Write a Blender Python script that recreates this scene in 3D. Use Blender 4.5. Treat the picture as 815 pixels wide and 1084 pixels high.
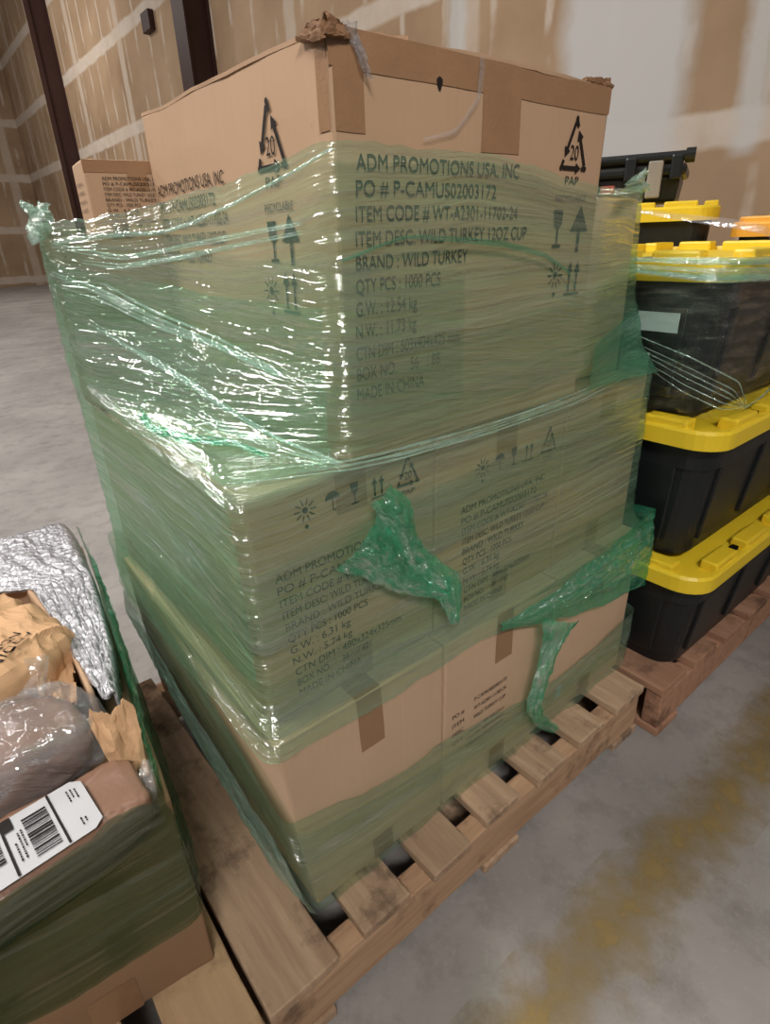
import bpy, bmesh, math, random
import numpy as np
from mathutils import Vector, Matrix, noise as mnoise
from mathutils.bvhtree import BVHTree

random.seed(4)
for o in list(bpy.data.objects):
    bpy.data.objects.remove(o, do_unlink=True)
SC = bpy.context.scene
COL = SC.collection
PI = math.pi

# ------------------------------------------------------------------ camera
CF, CPITCH, CROLL, CYAW = 611.44, 0.4434, -0.0358, 0.9002
CPOS = Vector((-0.2261, -0.5202, 1.0927))
_fw = Vector((math.cos(CYAW) * math.cos(CPITCH), math.sin(CYAW) * math.cos(CPITCH), -math.sin(CPITCH)))
_r = Vector((math.sin(CYAW), -math.cos(CYAW), 0))
_u = _r.cross(_fw)
_r2 = math.cos(CROLL) * _r + math.sin(CROLL) * _u
_u2 = -math.sin(CROLL) * _r + math.cos(CROLL) * _u
cam = bpy.data.cameras.new('camera')
cam_o = bpy.data.objects.new('camera', cam)
COL.objects.link(cam_o)
cam.sensor_fit = 'HORIZONTAL'
cam.sensor_width = 36.0
cam.lens = CF / 815.0 * 36.0
cam.clip_start = 0.01
_m = Matrix((( _r2.x, _u2.x, -_fw.x), (_r2.y, _u2.y, -_fw.y), (_r2.z, _u2.z, -_fw.z))).to_4x4()
_m.translation = CPOS
cam_o.matrix_world = _m
SC.camera = cam_o

# ------------------------------------------------------------------ view, world, lamps
SC.view_settings.view_transform = 'Standard'
SC.view_settings.look = 'None'
SC.view_settings.gamma = 1.0
SC.view_settings.use_curve_mapping = False
SC.view_settings.exposure = 0.0
SC.cycles.transparent_max_bounces = 32
w = bpy.data.worlds.new('world')
SC.world = w
w.use_nodes = True
bg = w.node_tree.nodes['Background']
bg.inputs['Color'].default_value = (1.0, 0.95, 0.88, 1)
bg.inputs['Strength'].default_value = 0.13


def area(name, loc, target, sx, sy, power, col=(1, 0.95, 0.88), spread=180):
    l = bpy.data.lights.new(name, 'AREA')
    l.shape = 'RECTANGLE'
    l.size, l.size_y = sx, sy
    l.energy = power
    l.color = col
    l.spread = math.radians(spread)
    o = bpy.data.objects.new(name, l)
    COL.objects.link(o)
    o.location = loc
    o.rotation_euler = (Vector(target) - Vector(loc)).to_track_quat('-Z', 'Y').to_euler()
    return o


WARM = (1, 0.955, 0.90)
area('warehouse_or_fill_lamp', (-3.4, 2.6, 5.4), (0.3, 0.4, 0.5), 2.4, 0.35, 310, WARM)
area('warehouse_or_fill_lamp', (-2.8, 8.5, 5.6), (-0.5, 7.0, 0.0), 2.4, 0.4, 330, WARM)
area('warehouse_or_fill_lamp', (0.9, 2.2, 5.6), (0.9, 1.6, 0.0), 2.4, 0.35, 40, WARM)
area('warehouse_or_fill_lamp', (-1.5, -2.6, 3.9), (0.30, 0.25, 0.85), 1.5, 0.3, 13, WARM, 48)  # added front fill on the camera side, narrow spread keeps it off the floor
area('warehouse_or_fill_lamp', (0.6, 15.0, 6.4), (3.5, 16.5, 1.0), 2.4, 0.4, 240, WARM)

# ------------------------------------------------------------------ node helpers
def new_mat(name):
    m = bpy.data.materials.new(name)
    m.use_nodes = True
    nt = m.node_tree
    for n in list(nt.nodes):
        nt.nodes.remove(n)
    out = nt.nodes.new('ShaderNodeOutputMaterial')
    return m, nt, out


def N(nt, typ, **kw):
    n = nt.nodes.new(typ)
    for k, v in kw.items():
        if k.startswith('i_'):
            key = k[2:]
            key = int(key) if key.isdigit() else key
            n.inputs[key].default_value = v
        else:
            setattr(n, k, v)
    return n


def L(nt, a, b):
    nt.links.new(a, b)


def ramp(nt, stops, fac=None, interp='LINEAR'):
    n = nt.nodes.new('ShaderNodeValToRGB')
    n.color_ramp.interpolation = interp
    e = n.color_ramp.elements
    while len(e) < len(stops):
        e.new(0.5)
    for i, (p, c) in enumerate(stops):
        e[i].position = p
        e[i].color = (c, c, c, 1) if isinstance(c, (int, float)) else (*c, 1)
    if fac is not None:
        L(nt, fac, n.inputs['Fac'])
    return n


def math_(nt, op, a, b=None, clamp=False):
    n = nt.nodes.new('ShaderNodeMath')
    n.operation = op
    n.use_clamp = clamp
    for i, v in enumerate((a, b)):
        if v is None:
            continue
        if isinstance(v, (int, float)):
            n.inputs[i].default_value = v
        else:
            L(nt, v, n.inputs[i])
    return n.outputs[0]


def mixc(nt, fac, a, b, typ='MIX'):
    n = nt.nodes.new('ShaderNodeMix')
    n.data_type = 'RGBA'
    n.blend_type = typ
    for key, v in ((0, fac), (6, a), (7, b)):
        if isinstance(v, (int, float)):
            n.inputs[key].default_value = v
        elif isinstance(v, tuple):
            n.inputs[key].default_value = (*v, 1)
        else:
            L(nt, v, n.inputs[key])
    return n.outputs[2]


def coords(nt, kind='Object', scale=(1, 1, 1), rot=(0, 0, 0), loc=(0, 0, 0)):
    t = nt.nodes.new('ShaderNodeTexCoord')
    mp = nt.nodes.new('ShaderNodeMapping')
    mp.inputs['Scale'].default_value = scale
    mp.inputs['Rotation'].default_value = rot
    mp.inputs['Location'].default_value = loc
    L(nt, t.outputs[kind], mp.inputs['Vector'])
    return mp.outputs[0]


def noise_(nt, vec, scale, detail=3, rough=0.55):
    n = N(nt, 'ShaderNodeTexNoise', i_Scale=scale, i_Detail=detail, i_Roughness=rough)
    L(nt, vec, n.inputs['Vector'])
    return n.outputs['Fac']


def srgb(r, g, b):
    f = lambda c: (c / 255 / 12.92) if c / 255 <= 0.04045 else ((c / 255 + 0.055) / 1.055) ** 2.4
    return (f(r), f(g), f(b))


def principled(nt, out, col, rough=0.6, spec=0.5, bump=None, bstr=0.2, bdist=0.01, metal=0.0):
    p = nt.nodes.new('ShaderNodeBsdfPrincipled')
    if isinstance(col, tuple):
        p.inputs['Base Color'].default_value = (*col, 1)
    else:
        L(nt, col, p.inputs['Base Color'])
    if isinstance(rough, (int, float)):
        p.inputs['Roughness'].default_value = rough
    else:
        L(nt, rough, p.inputs['Roughness'])
    p.inputs['Specular IOR Level'].default_value = spec
    p.inputs['Metallic'].default_value = metal
    if bump is not None:
        b = N(nt, 'ShaderNodeBump', i_Strength=bstr, i_Distance=bdist)
        L(nt, bump, b.inputs['Height'])
        L(nt, b.outputs[0], p.inputs['Normal'])
    L(nt, p.outputs[0], out.inputs[0])
    return p


def simple_mat(name, col, rough=0.6, spec=0.5, var=0.12, nscale=12, bstr=0.15, metal=0.0):
    m, nt, out = new_mat(name)
    v = coords(nt)
    n = noise_(nt, v, nscale, 4)
    dark = tuple(c * (1 - var) for c in col)
    light = tuple(min(1, c * (1 + var)) for c in col)
    principled(nt, out, mixc(nt, n, dark, light), rough, spec, noise_(nt, v, nscale * 8, 3), bstr, 0.002, metal)
    return m


def cardboard_mat(name, base, var=0.16):
    m, nt, out = new_mat(name)
    v = coords(nt)
    n1 = noise_(nt, v, 5, 5)
    n2 = noise_(nt, coords(nt, scale=(60, 60, 3)), 3, 2)
    c = mixc(nt, n1, tuple(x * (1 - var) for x in base), tuple(min(1, x * (1 + var)) for x in base))
    c = mixc(nt, math_(nt, 'MULTIPLY', n2, 0.16), c, tuple(x * 1.45 for x in base))
    specks = ramp(nt, [(0.66, 0.0), (0.74, 1.0)], noise_(nt, v, 26, 4))
    c = mixc(nt, math_(nt, 'MULTIPLY', specks.outputs[0], 0.18), c, tuple(x * 0.55 for x in base))
    principled(nt, out, c, 0.72, 0.25, n2, 0.12, 0.002)
    return m


def film_mat(name, tint, body, a0, a1, rough=0.16, su=5.0, sv=150.0, bstr=0.6, glit=0.5, bdist=0.003, spec=0.8):
    """Thin stretch film: see-through tint, milky body, stretched wrinkles that catch the lamps."""
    m, nt, out = new_mat(name)
    uv = nt.nodes.new('ShaderNodeUVMap')
    # warp the stretch direction a little
    mpw = N(nt, 'ShaderNodeMapping')
    mpw.inputs['Scale'].default_value = (3, 3, 1)
    L(nt, uv.outputs[0], mpw.inputs['Vector'])
    wn = N(nt, 'ShaderNodeTexNoise', i_Scale=1.0, i_Detail=2)
    L(nt, mpw.outputs[0], wn.inputs['Vector'])
    add = N(nt, 'ShaderNodeMixRGB', blend_type='LINEAR_LIGHT')
    add.inputs[0].default_value = 0.018
    L(nt, uv.outputs[0], add.inputs[1])
    L(nt, wn.outputs['Color'], add.inputs[2])

    def st(a, b, d=3):
        mp = N(nt, 'ShaderNodeMapping')
        mp.inputs['Scale'].default_value = (a, b, 1)
        L(nt, add.outputs[0], mp.inputs['Vector'])
        n = N(nt, 'ShaderNodeTexNoise', i_Scale=1.0, i_Detail=d, i_Roughness=0.6)
        L(nt, mp.outputs[0], n.inputs['Vector'])
        return n.outputs['Fac']
    streak = st(su, sv)
    streak2 = st(su * 0.5, sv * 0.28, 4)
    big = st(0.9, 15.0, 3)
    cloud = st(4.0, 7.0, 3)
    fine = st(su * 8, sv * 1.3, 2)
    h = math_(nt, 'ADD', math_(nt, 'MULTIPLY', streak, 0.5), math_(nt, 'MULTIPLY', streak2, 1.0))
    h = math_(nt, 'ADD', h, math_(nt, 'MULTIPLY', fine, 0.25))
    bump = N(nt, 'ShaderNodeBump', i_Strength=bstr, i_Distance=bdist)
    L(nt, h, bump.inputs['Height'])
    al = ramp(nt, [(0.34, a0), (0.64, a1)], math_(nt, 'ADD', math_(nt, 'MULTIPLY', big, 0.55), math_(nt, 'ADD', math_(nt, 'MULTIPLY', cloud, 0.2), math_(nt, 'MULTIPLY', streak2, 0.25))))
    tr = N(nt, 'ShaderNodeBsdfTransparent')
    tr.inputs[0].default_value = (*tint, 1)
    p = N(nt, 'ShaderNodeBsdfPrincipled')
    p.inputs['Base Color'].default_value = (*body, 1)
    p.inputs['Roughness'].default_value = rough
    p.inputs['Specular IOR Level'].default_value = spec
    L(nt, bump.outputs[0], p.inputs['Normal'])
    mx = N(nt, 'ShaderNodeMixShader')
    L(nt, al.outputs[0], mx.inputs[0])
    L(nt, tr.outputs[0], mx.inputs[1])
    L(nt, p.outputs[0], mx.inputs[2])
    gl = N(nt, 'ShaderNodeBsdfGlossy', i_Roughness=rough * 0.8)
    gl.inputs[0].default_value = (1, 1, 1, 1)
    L(nt, bump.outputs[0], gl.inputs['Normal'])
    mx2 = N(nt, 'ShaderNodeMixShader')
    gmask = ramp(nt, [(0.46, glit * 0.08), (0.66, glit)], math_(nt, 'ADD', math_(nt, 'MULTIPLY', streak, 0.6), math_(nt, 'MULTIPLY', big, 0.4)))
    L(nt, gmask.outputs[0], mx2.inputs[0])
    L(nt, mx.outputs[0], mx2.inputs[1])
    L(nt, gl.outputs[0], mx2.inputs[2])
    L(nt, mx2.outputs[0], out.inputs[0])
    return m


# ------------------------------------------------------------------ materials
M = {}
M['card'] = cardboard_mat('cardboard', srgb(174, 143, 116), 0.12)
M['card_light'] = cardboard_mat('cardboard_light', srgb(188, 158, 132), 0.10)
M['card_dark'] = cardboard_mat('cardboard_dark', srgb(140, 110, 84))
M['tape'] = simple_mat('brown_tape', srgb(146, 112, 84), 0.30, 0.45, 0.14, 30, 0.2)
M['ink'] = simple_mat('black_ink', srgb(34, 28, 26), 0.7, 0.2, 0.3, 60, 0.0)
M['torn'] = cardboard_mat('torn_cardboard', srgb(112, 82, 58), 0.35)
M['kraft'] = cardboard_mat('kraft_paper', srgb(196, 158, 122), 0.1)
for _n in M['kraft'].node_tree.nodes:
    if _n.type == 'BSDF_PRINCIPLED':
        _n.inputs['Specular IOR Level'].default_value = 0.08
        _n.inputs['Roughness'].default_value = 0.9
M['black_plastic'] = simple_mat('black_plastic', srgb(24, 28, 30), 0.38, 0.5, 0.25, 9, 0.1)
M['yellow_plastic'] = simple_mat('yellow_plastic', srgb(238, 204, 46), 0.42, 0.5, 0.08, 9, 0.08)
M['orange_plastic'] = simple_mat('orange_plastic', srgb(236, 168, 54), 0.45, 0.5, 0.08, 9, 0.08)
M['grey_plastic'] = simple_mat('grey_latch', srgb(150, 142, 132), 0.4, 0.5, 0.1, 20, 0.1)
M['red'] = simple_mat('red_plastic', srgb(170, 60, 46), 0.4, 0.5, 0.1, 20, 0.1)
M['steel'] = simple_mat('brown_steel', srgb(58, 34, 30), 0.55, 0.4, 0.2, 6, 0.1)
M['dark'] = simple_mat('dark_void', srgb(12, 12, 12), 0.8, 0.1, 0.2, 20, 0.0)
M['label'] = simple_mat('white_label', srgb(184, 184, 188), 0.45, 0.4, 0.05, 20, 0.05)
M['label_green'] = simple_mat('pale_label', srgb(184, 206, 200), 0.45, 0.4, 0.05, 20, 0.05)
M['mailer'] = simple_mat('brown_mailer', srgb(132, 100, 82), 0.30, 0.5, 0.18, 24, 0.3)
M['film'] = film_mat('green_film', (0.80, 0.92, 0.82), srgb(158, 200, 170), 0.03, 0.30, 0.13, 4, 170, 1.0, 0.55, 0.007)
M['film_dense'] = film_mat('dense_green_film', (0.46, 0.84, 0.66), srgb(70, 190, 144), 0.10, 0.56, 0.10, 46, 130, 1.0, 0.85, 0.009)
M['film_fold'] = film_mat('film_fold', (0.80, 0.95, 0.88), srgb(190, 228, 210), 0.15, 0.6, 0.10, 30, 200, 1.0, 0.85, 0.007)
M['film_band'] = film_mat('film_band', (0.55, 0.80, 0.66), srgb(96, 158, 126), 0.16, 0.5, 0.14, 5, 150, 1.0, 0.4, 0.005)
M['film_turn'] = film_mat('film_turn', (0.90, 0.955, 0.91), srgb(165, 205, 180), 0.0, 0.10, 0.12, 4, 170, 1.0, 0.4, 0.007)
M['film_flank'] = film_mat('film_flank', (0.80, 0.93, 0.85), srgb(160, 212, 184), 0.06, 0.30, 0.12, 4, 150, 1.0, 0.5, 0.007)
M['film_left'] = film_mat('shaded_green_film', (0.60, 0.76, 0.62), srgb(58, 78, 58), 0.12, 0.42, 0.16, 5, 110, 0.9, 0.22, 0.004)  # green film darkened: the shade on the lower-left load is in its colour
M['film_clear'] = film_mat('clear_film', (0.97, 0.985, 0.975), srgb(190, 205, 198), 0.0, 0.05, 0.08, 12, 60, 1.0, 0.30, 0.012)
M['bag_clear'] = film_mat('clear_bag', (0.96, 0.96, 0.96), srgb(205, 205, 210), 0.03, 0.32, 0.10, 22, 30, 1.0, 0.35, 0.010)


def silver_mat():
    m, nt, out = new_mat('silver_bubble_film')
    v = coords(nt)
    vo = N(nt, 'ShaderNodeTexVoronoi', i_Scale=85.0)
    L(nt, v, vo.inputs['Vector'])
    n = noise_(nt, coords(nt, scale=(40, 8, 10)), 3, 4)
    h = math_(nt, 'ADD', math_(nt, 'MULTIPLY', vo.outputs['Distance'], 0.8), n)
    c = mixc(nt, noise_(nt, v, 60, 4), srgb(120, 120, 126), srgb(222, 222, 228))
    principled(nt, out, c, 0.25, 0.7, h, 0.9, 0.006, 0.35)
    return m


M['silver'] = silver_mat()


def wood_mat(name, c1, c2, c3, axis='y'):
    m, nt, out = new_mat(name)
    sc = (28, 2.2, 28) if axis == 'y' else (2.2, 28, 28)
    info = nt.nodes.new('ShaderNodeObjectInfo')
    t = nt.nodes.new('ShaderNodeTexCoord')
    ad = N(nt, 'ShaderNodeVectorMath', operation='ADD')
    cmb = N(nt, 'ShaderNodeCombineXYZ')
    r = math_(nt, 'MULTIPLY', info.outputs['Random'], 37.0)
    for i in range(3):
        L(nt, r, cmb.inputs[i])
    L(nt, t.outputs['Object'], ad.inputs[0])
    L(nt, cmb.outputs[0], ad.inputs[1])
    mp = N(nt, 'ShaderNodeMapping')
    mp.inputs['Scale'].default_value = sc
    L(nt, ad.outputs[0], mp.inputs['Vector'])
    g = noise_(nt, mp.outputs[0], 1.6, 5, 0.65)
    blot = noise_(nt, ad.outputs[0], 9, 5, 0.65)
    c = mixc(nt, ramp(nt, [(0.3, 0.0), (0.7, 1.0)], g).outputs[0], c1, c2)
    stain = ramp(nt, [(0.52, 0.0), (0.66, 0.9)], blot).outputs[0]
    c = mixc(nt, stain, c, c3)
    c = mixc(nt, math_(nt, 'MULTIPLY', info.outputs['Random'], 0.35), c, c3)
    principled(nt, out, c, 0.8, 0.2, g, 0.5, 0.004)
    return m


M['wood'] = wood_mat('pallet_wood', srgb(164, 136, 112), srgb(206, 176, 146), srgb(96, 78, 66))
M['wood_x'] = wood_mat('pallet_wood_rail', srgb(170, 134, 106), srgb(212, 176, 142), srgb(110, 86, 70), 'x')
M['wood_red'] = wood_mat('pallet_wood_red', srgb(166, 124, 100), srgb(196, 152, 124), srgb(106, 80, 66))
M['wood_pale'] = wood_mat('pallet_wood_pale', srgb(176, 146, 112), srgb(196, 166, 130), srgb(150, 122, 94))


def floor_mat():
    m, nt, out = new_mat('concrete')
    v = coords(nt)
    a = noise_(nt, v, 1.3, 6, 0.62)
    b = noise_(nt, v, 9, 6, 0.7)
    c_ = noise_(nt, v, 60, 3, 0.6)
    c = mixc(nt, ramp(nt, [(0.3, 0), (0.7, 1)], a).outputs[0], srgb(128, 124, 122), srgb(168, 163, 160))
    c = mixc(nt, math_(nt, 'MULTIPLY', ramp(nt, [(0.5, 0), (0.72, 1)], b).outputs[0], 0.5), c, srgb(98, 93, 90))
    c = mixc(nt, math_(nt, 'MULTIPLY', ramp(nt, [(0.58, 0), (0.7, 1)], c_).outputs[0], 0.25), c, srgb(180, 174, 168))
    principled(nt, out, c, ramp(nt, [(0.3, 0.42), (0.7, 0.7)], b).outputs[0], 0.4, b, 0.15, 0.004)
    return m


def paint_mat():
    m, nt, out = new_mat('worn_yellow_paint')
    v = coords(nt)
    n1 = noise_(nt, v, 14, 6, 0.7)
    n2 = noise_(nt, v, 3.5, 3, 0.6)
    t = nt.nodes.new('ShaderNodeTexCoord')
    sep = N(nt, 'ShaderNodeSeparateXYZ')
    L(nt, t.outputs['Object'], sep.inputs[0])
    edge = math_(nt, 'ABSOLUTE', sep.outputs['Y'])
    k = math_(nt, 'ADD', math_(nt, 'MULTIPLY', n1, 0.65), math_(nt, 'MULTIPLY', n2, 0.35))
    k = math_(nt, 'SUBTRACT', k, math_(nt, 'MULTIPLY', edge, 3.4))
    al = ramp(nt, [(0.20, 0.0), (0.52, 0.62)], k).outputs[0]
    c = mixc(nt, n1, srgb(120, 104, 66), srgb(186, 154, 78))
    p = nt.nodes.new('ShaderNodeBsdfPrincipled')
    L(nt, c, p.inputs['Base Color'])
    p.inputs['Roughness'].default_value = 0.6
    tr = nt.nodes.new('ShaderNodeBsdfTransparent')
    mx = nt.nodes.new('ShaderNodeMixShader')
    L(nt, al, mx.inputs[0])
    L(nt, tr.outputs[0], mx.inputs[1])
    L(nt, p.outputs[0], mx.inputs[2])
    L(nt, mx.outputs[0], out.inputs[0])
    return m


def drywall_mat(name, axis, patches=()):
    """Unpainted drywall with taped joints, mudded screw lines and primer patches. axis: run of the wall."""
    m, nt, out = new_mat(name)
    t = nt.nodes.new('ShaderNodeTexCoord')
    sep = N(nt, 'ShaderNodeSeparateXYZ')
    L(nt, t.outputs['Object'], sep.inputs[0])
    s, z = sep.outputs[axis], sep.outputs['Z']
    v = coords(nt)
    wob = math_(nt, 'MULTIPLY', math_(nt, 'SUBTRACT', noise_(nt, v, 3.0, 4), 0.5), 0.10)
    patch = noise_(nt, v, 0.8, 4)

    def stripes(val, off, period, width, soft):
        q = math_(nt, 'SUBTRACT', val, off)
        q = math_(nt, 'ADD', q, wob)
        q = math_(nt, 'ADD', math_(nt, 'DIVIDE', q, period), 200.5)
        q = math_(nt, 'FRACT', q)
        q = math_(nt, 'MULTIPLY', math_(nt, 'ABSOLUTE', math_(nt, 'SUBTRACT', q, 0.5)), period)
        r = N(nt, 'ShaderNodeMapRange')
        r.inputs[1].default_value = width
        r.inputs[2].default_value = width + soft
        r.inputs[3].default_value = 1.0
        r.inputs[4].default_value = 0.0
        L(nt, q, r.inputs[0])
        return r.outputs[0]
    hz = stripes(z, 0.20, 1.5, 0.09, 0.04)
    vt = stripes(s, 1.1, 3.0, 0.10, 0.05)
    sc = stripes(s, 0.2, 0.6, 0.022, 0.03)
    sc = math_(nt, 'MULTIPLY', sc, ramp(nt, [(0.44, 0.0), (0.56, 0.8)], noise_(nt, coords(nt, scale=(1.2, 1.2, 0.9)), 1.6, 3)).outputs[0])
    c = mixc(nt, ramp(nt, [(0.3, 0), (0.7, 1)], patch).outputs[0], srgb(150, 124, 98), srgb(182, 154, 126))
    mud = math_(nt, 'MAXIMUM', math_(nt, 'MAXIMUM', hz, math_(nt, 'MULTIPLY', vt, 0.7)), sc)
    mud = math_(nt, 'MULTIPLY', mud, ramp(nt, [(0.2, 0.6), (0.6, 0.95)], noise_(nt, v, 4, 4)).outputs[0])
    c = mixc(nt, mud, c, srgb(206, 192, 178))

    def band(val, a, b, soft):
        q = math_(nt, 'ADD', val, math_(nt, 'MULTIPLY', wob, 2.0))
        outs = []
        for e, sgn in ((a, 1), (b, -1)):
            r = N(nt, 'ShaderNodeMapRange')
            r.inputs[1].default_value = e - soft * sgn
            r.inputs[2].default_value = e + soft * sgn
            L(nt, q, r.inputs[0])
            outs.append(r.outputs[0])
        return math_(nt, 'MULTIPLY', outs[0], outs[1])
    for (a0, a1, z0, z1, soft, strength, col) in patches:
        k = math_(nt, 'MULTIPLY', band(s, a0, a1, soft), band(z, z0, z1, soft))
        c = mixc(nt, math_(nt, 'MULTIPLY', k, strength), c, col)
    principled(nt, out, c, 0.85, 0.15, noise_(nt, v, 30, 4), 0.1, 0.004)
    return m


PR = srgb(200, 198, 196)
M['floor'] = floor_mat()
M['paint'] = paint_mat()
M['wall_right'] = drywall_mat('drywall_right', 'Y', (
    (2.00, 3.03, 1.35, 4.0, 0.10, 0.95, PR),
    (1.42, 1.60, 1.55, 3.2, 0.05, 0.8, PR),
    (4.15, 4.35, 2.4, 4.0, 0.04, 0.8, PR),
))
M['wall_back'] = drywall_mat('drywall_back', 'X')

# ------------------------------------------------------------------ object helpers
def tag(o, label=None, cat=None, group=None, kind=None):
    if label:
        o['label'] = label
    if cat:
        o['category'] = cat
    if group:
        o['group'] = group
    if kind:
        o['kind'] = kind
    return o


def empty(name, loc=(0, 0, 0), rz=0.0, label=None, cat=None, group=None):
    o = bpy.data.objects.new(name, None)
    o.empty_display_size = 0.05
    COL.objects.link(o)
    o.location = loc
    o.rotation_euler = (0, 0, rz)
    return tag(o, label, cat, group)


def mesh_obj(name, verts, faces, mat, parent=None, smooth=False, uvs=None, thick=None):
    me = bpy.data.meshes.new(name)
    me.from_pydata([tuple(map(float, v)) for v in verts], [], [tuple(map(int, f)) for f in faces])
    me.materials.append(mat)
    if uvs is not None:
        ul = me.uv_layers.new(name='UVMap')
        for l in me.loops:
            ul.data[l.index].uv = uvs[l.vertex_index]
    if smooth:
        for p in me.polygons:
            p.use_smooth = True
    me.update()
    o = bpy.data.objects.new(name, me)
    COL.objects.link(o)
    if parent is not None:
        o.parent = parent
    if thick:
        md = o.modifiers.new('thickness', 'SOLIDIFY')
        md.thickness = thick
        md.offset = 0
    return o


def bm_obj(name, bm, mat, parent=None, smooth=False, fn=None):
    if fn:
        for v in bm.verts:
            v.co = Vector(fn(v.co))
    me = bpy.data.meshes.new(name)
    bm.to_mesh(me)
    bm.free()
    me.materials.append(mat)
    if smooth:
        for p in me.polygons:
            p.use_smooth = True
    o = bpy.data.objects.new(name, me)
    COL.objects.link(o)
    if parent is not None:
        o.parent = parent
    return o


def add_box(bm, lo, hi, bev=0.0, seg=2):
    lo, hi = Vector(lo), Vector(hi)
    r = bmesh.ops.create_cube(bm, size=1.0)
    vs = r['verts']
    c, d = (lo + hi) / 2, hi - lo
    for v in vs:
        v.co = Vector((v.co.x * d.x, v.co.y * d.y, v.co.z * d.z)) + c
    if bev > 0:
        es = list({e for v in vs for e in v.link_edges})
        bmesh.ops.bevel(bm, geom=es, offset=bev, segments=seg, affect='EDGES', profile=0.5)


def box_bm(lo, hi, bev=0.0, cuts=None, seg=2):
    bm = bmesh.new()
    add_box(bm, lo, hi, bev, seg)
    if cuts:
        for ax in range(3):
            n = cuts[ax]
            for i in range(1, n):
                p = [0, 0, 0]
                p[ax] = lo[ax] + (hi[ax] - lo[ax]) * i / n
                no = [0, 0, 0]
                no[ax] = 1
                bmesh.ops.bisect_plane(bm, geom=bm.verts[:] + bm.edges[:] + bm.faces[:], plane_co=p, plane_no=no)
    return bm


# smooth numpy value noise -------------------------------------------------
def _h(ix, iy, seed):
    n = (ix.astype(np.int64) * 374761393 + iy.astype(np.int64) * 668265263 + seed * 974634321) & 0xffffffff
    n = ((n ^ (n >> 13)) * 1274126177) & 0xffffffff
    return ((n ^ (n >> 16)) & 0xffff) / 65535.0


def vnoise(x, y, seed=0):
    x, y = np.asarray(x, float), np.asarray(y, float)
    ix, iy = np.floor(x), np.floor(y)
    fx, fy = x - ix, y - iy
    fx, fy = fx * fx * (3 - 2 * fx), fy * fy * (3 - 2 * fy)
    a, b = _h(ix, iy, seed), _h(ix + 1, iy, seed)
    c, d = _h(ix, iy + 1, seed), _h(ix + 1, iy + 1, seed)
    return (a * (1 - fx) + b * fx) * (1 - fy) + (c * (1 - fx) + d * fx) * fy - 0.5


def fnoise(x, y, seed=0, oct=4):
    t, a = 0, 1.0
    for i in range(oct):
        t = t + a * vnoise(x * 2 ** i, y * 2 ** i, seed + i * 17)
        a *= 0.5
    return t


def resample(pts, n):
    pts = np.asarray(pts, float)
    d = np.r_[0, np.cumsum(np.linalg.norm(np.diff(pts, axis=0), axis=1))]
    t = np.linspace(0, d[-1], n)
    return np.stack([np.interp(t, d, pts[:, k]) for k in range(pts.shape[1])], 1), t


def smooth1(a, axis, it, closed=False):
    for _ in range(it):
        if closed:
            a = 0.5 * a + 0.25 * (np.roll(a, 1, axis) + np.roll(a, -1, axis))
        else:
            b = a.copy()
            sl = [slice(None)] * a.ndim
            c, l, r = list(sl), list(sl), list(sl)
            c[axis], l[axis], r[axis] = slice(1, -1), slice(0, -2), slice(2, None)
            b[tuple(c)] = 0.5 * a[tuple(c)] + 0.25 * (a[tuple(l)] + a[tuple(r)])
            a = b
    return a


def grid_normals(P, closed):
    if closed:
        du = np.roll(P, -1, 1) - np.roll(P, 1, 1)
    else:
        du = np.gradient(P, axis=1)
    dv = np.gradient(P, axis=0)
    n = np.cross(du, dv)
    return n / (np.linalg.norm(n, axis=2, keepdims=True) + 1e-12)


def grid_mesh(name, P, mat, parent, closed=False, uv=None, smooth=True):
    nv, nu = P.shape[:2]
    verts = P.reshape(-1, 3)
    faces = []
    m = nu if closed else nu - 1
    for j in range(nv - 1):
        for i in range(m):
            i2 = (i + 1) % nu
            faces.append((j * nu + i, j * nu + i2, (j + 1) * nu + i2, (j + 1) * nu + i))
    return mesh_obj(name, verts, faces, mat, parent, smooth, None if uv is None else [tuple(map(float, q)) for q in uv.reshape(-1, 2)])


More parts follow.
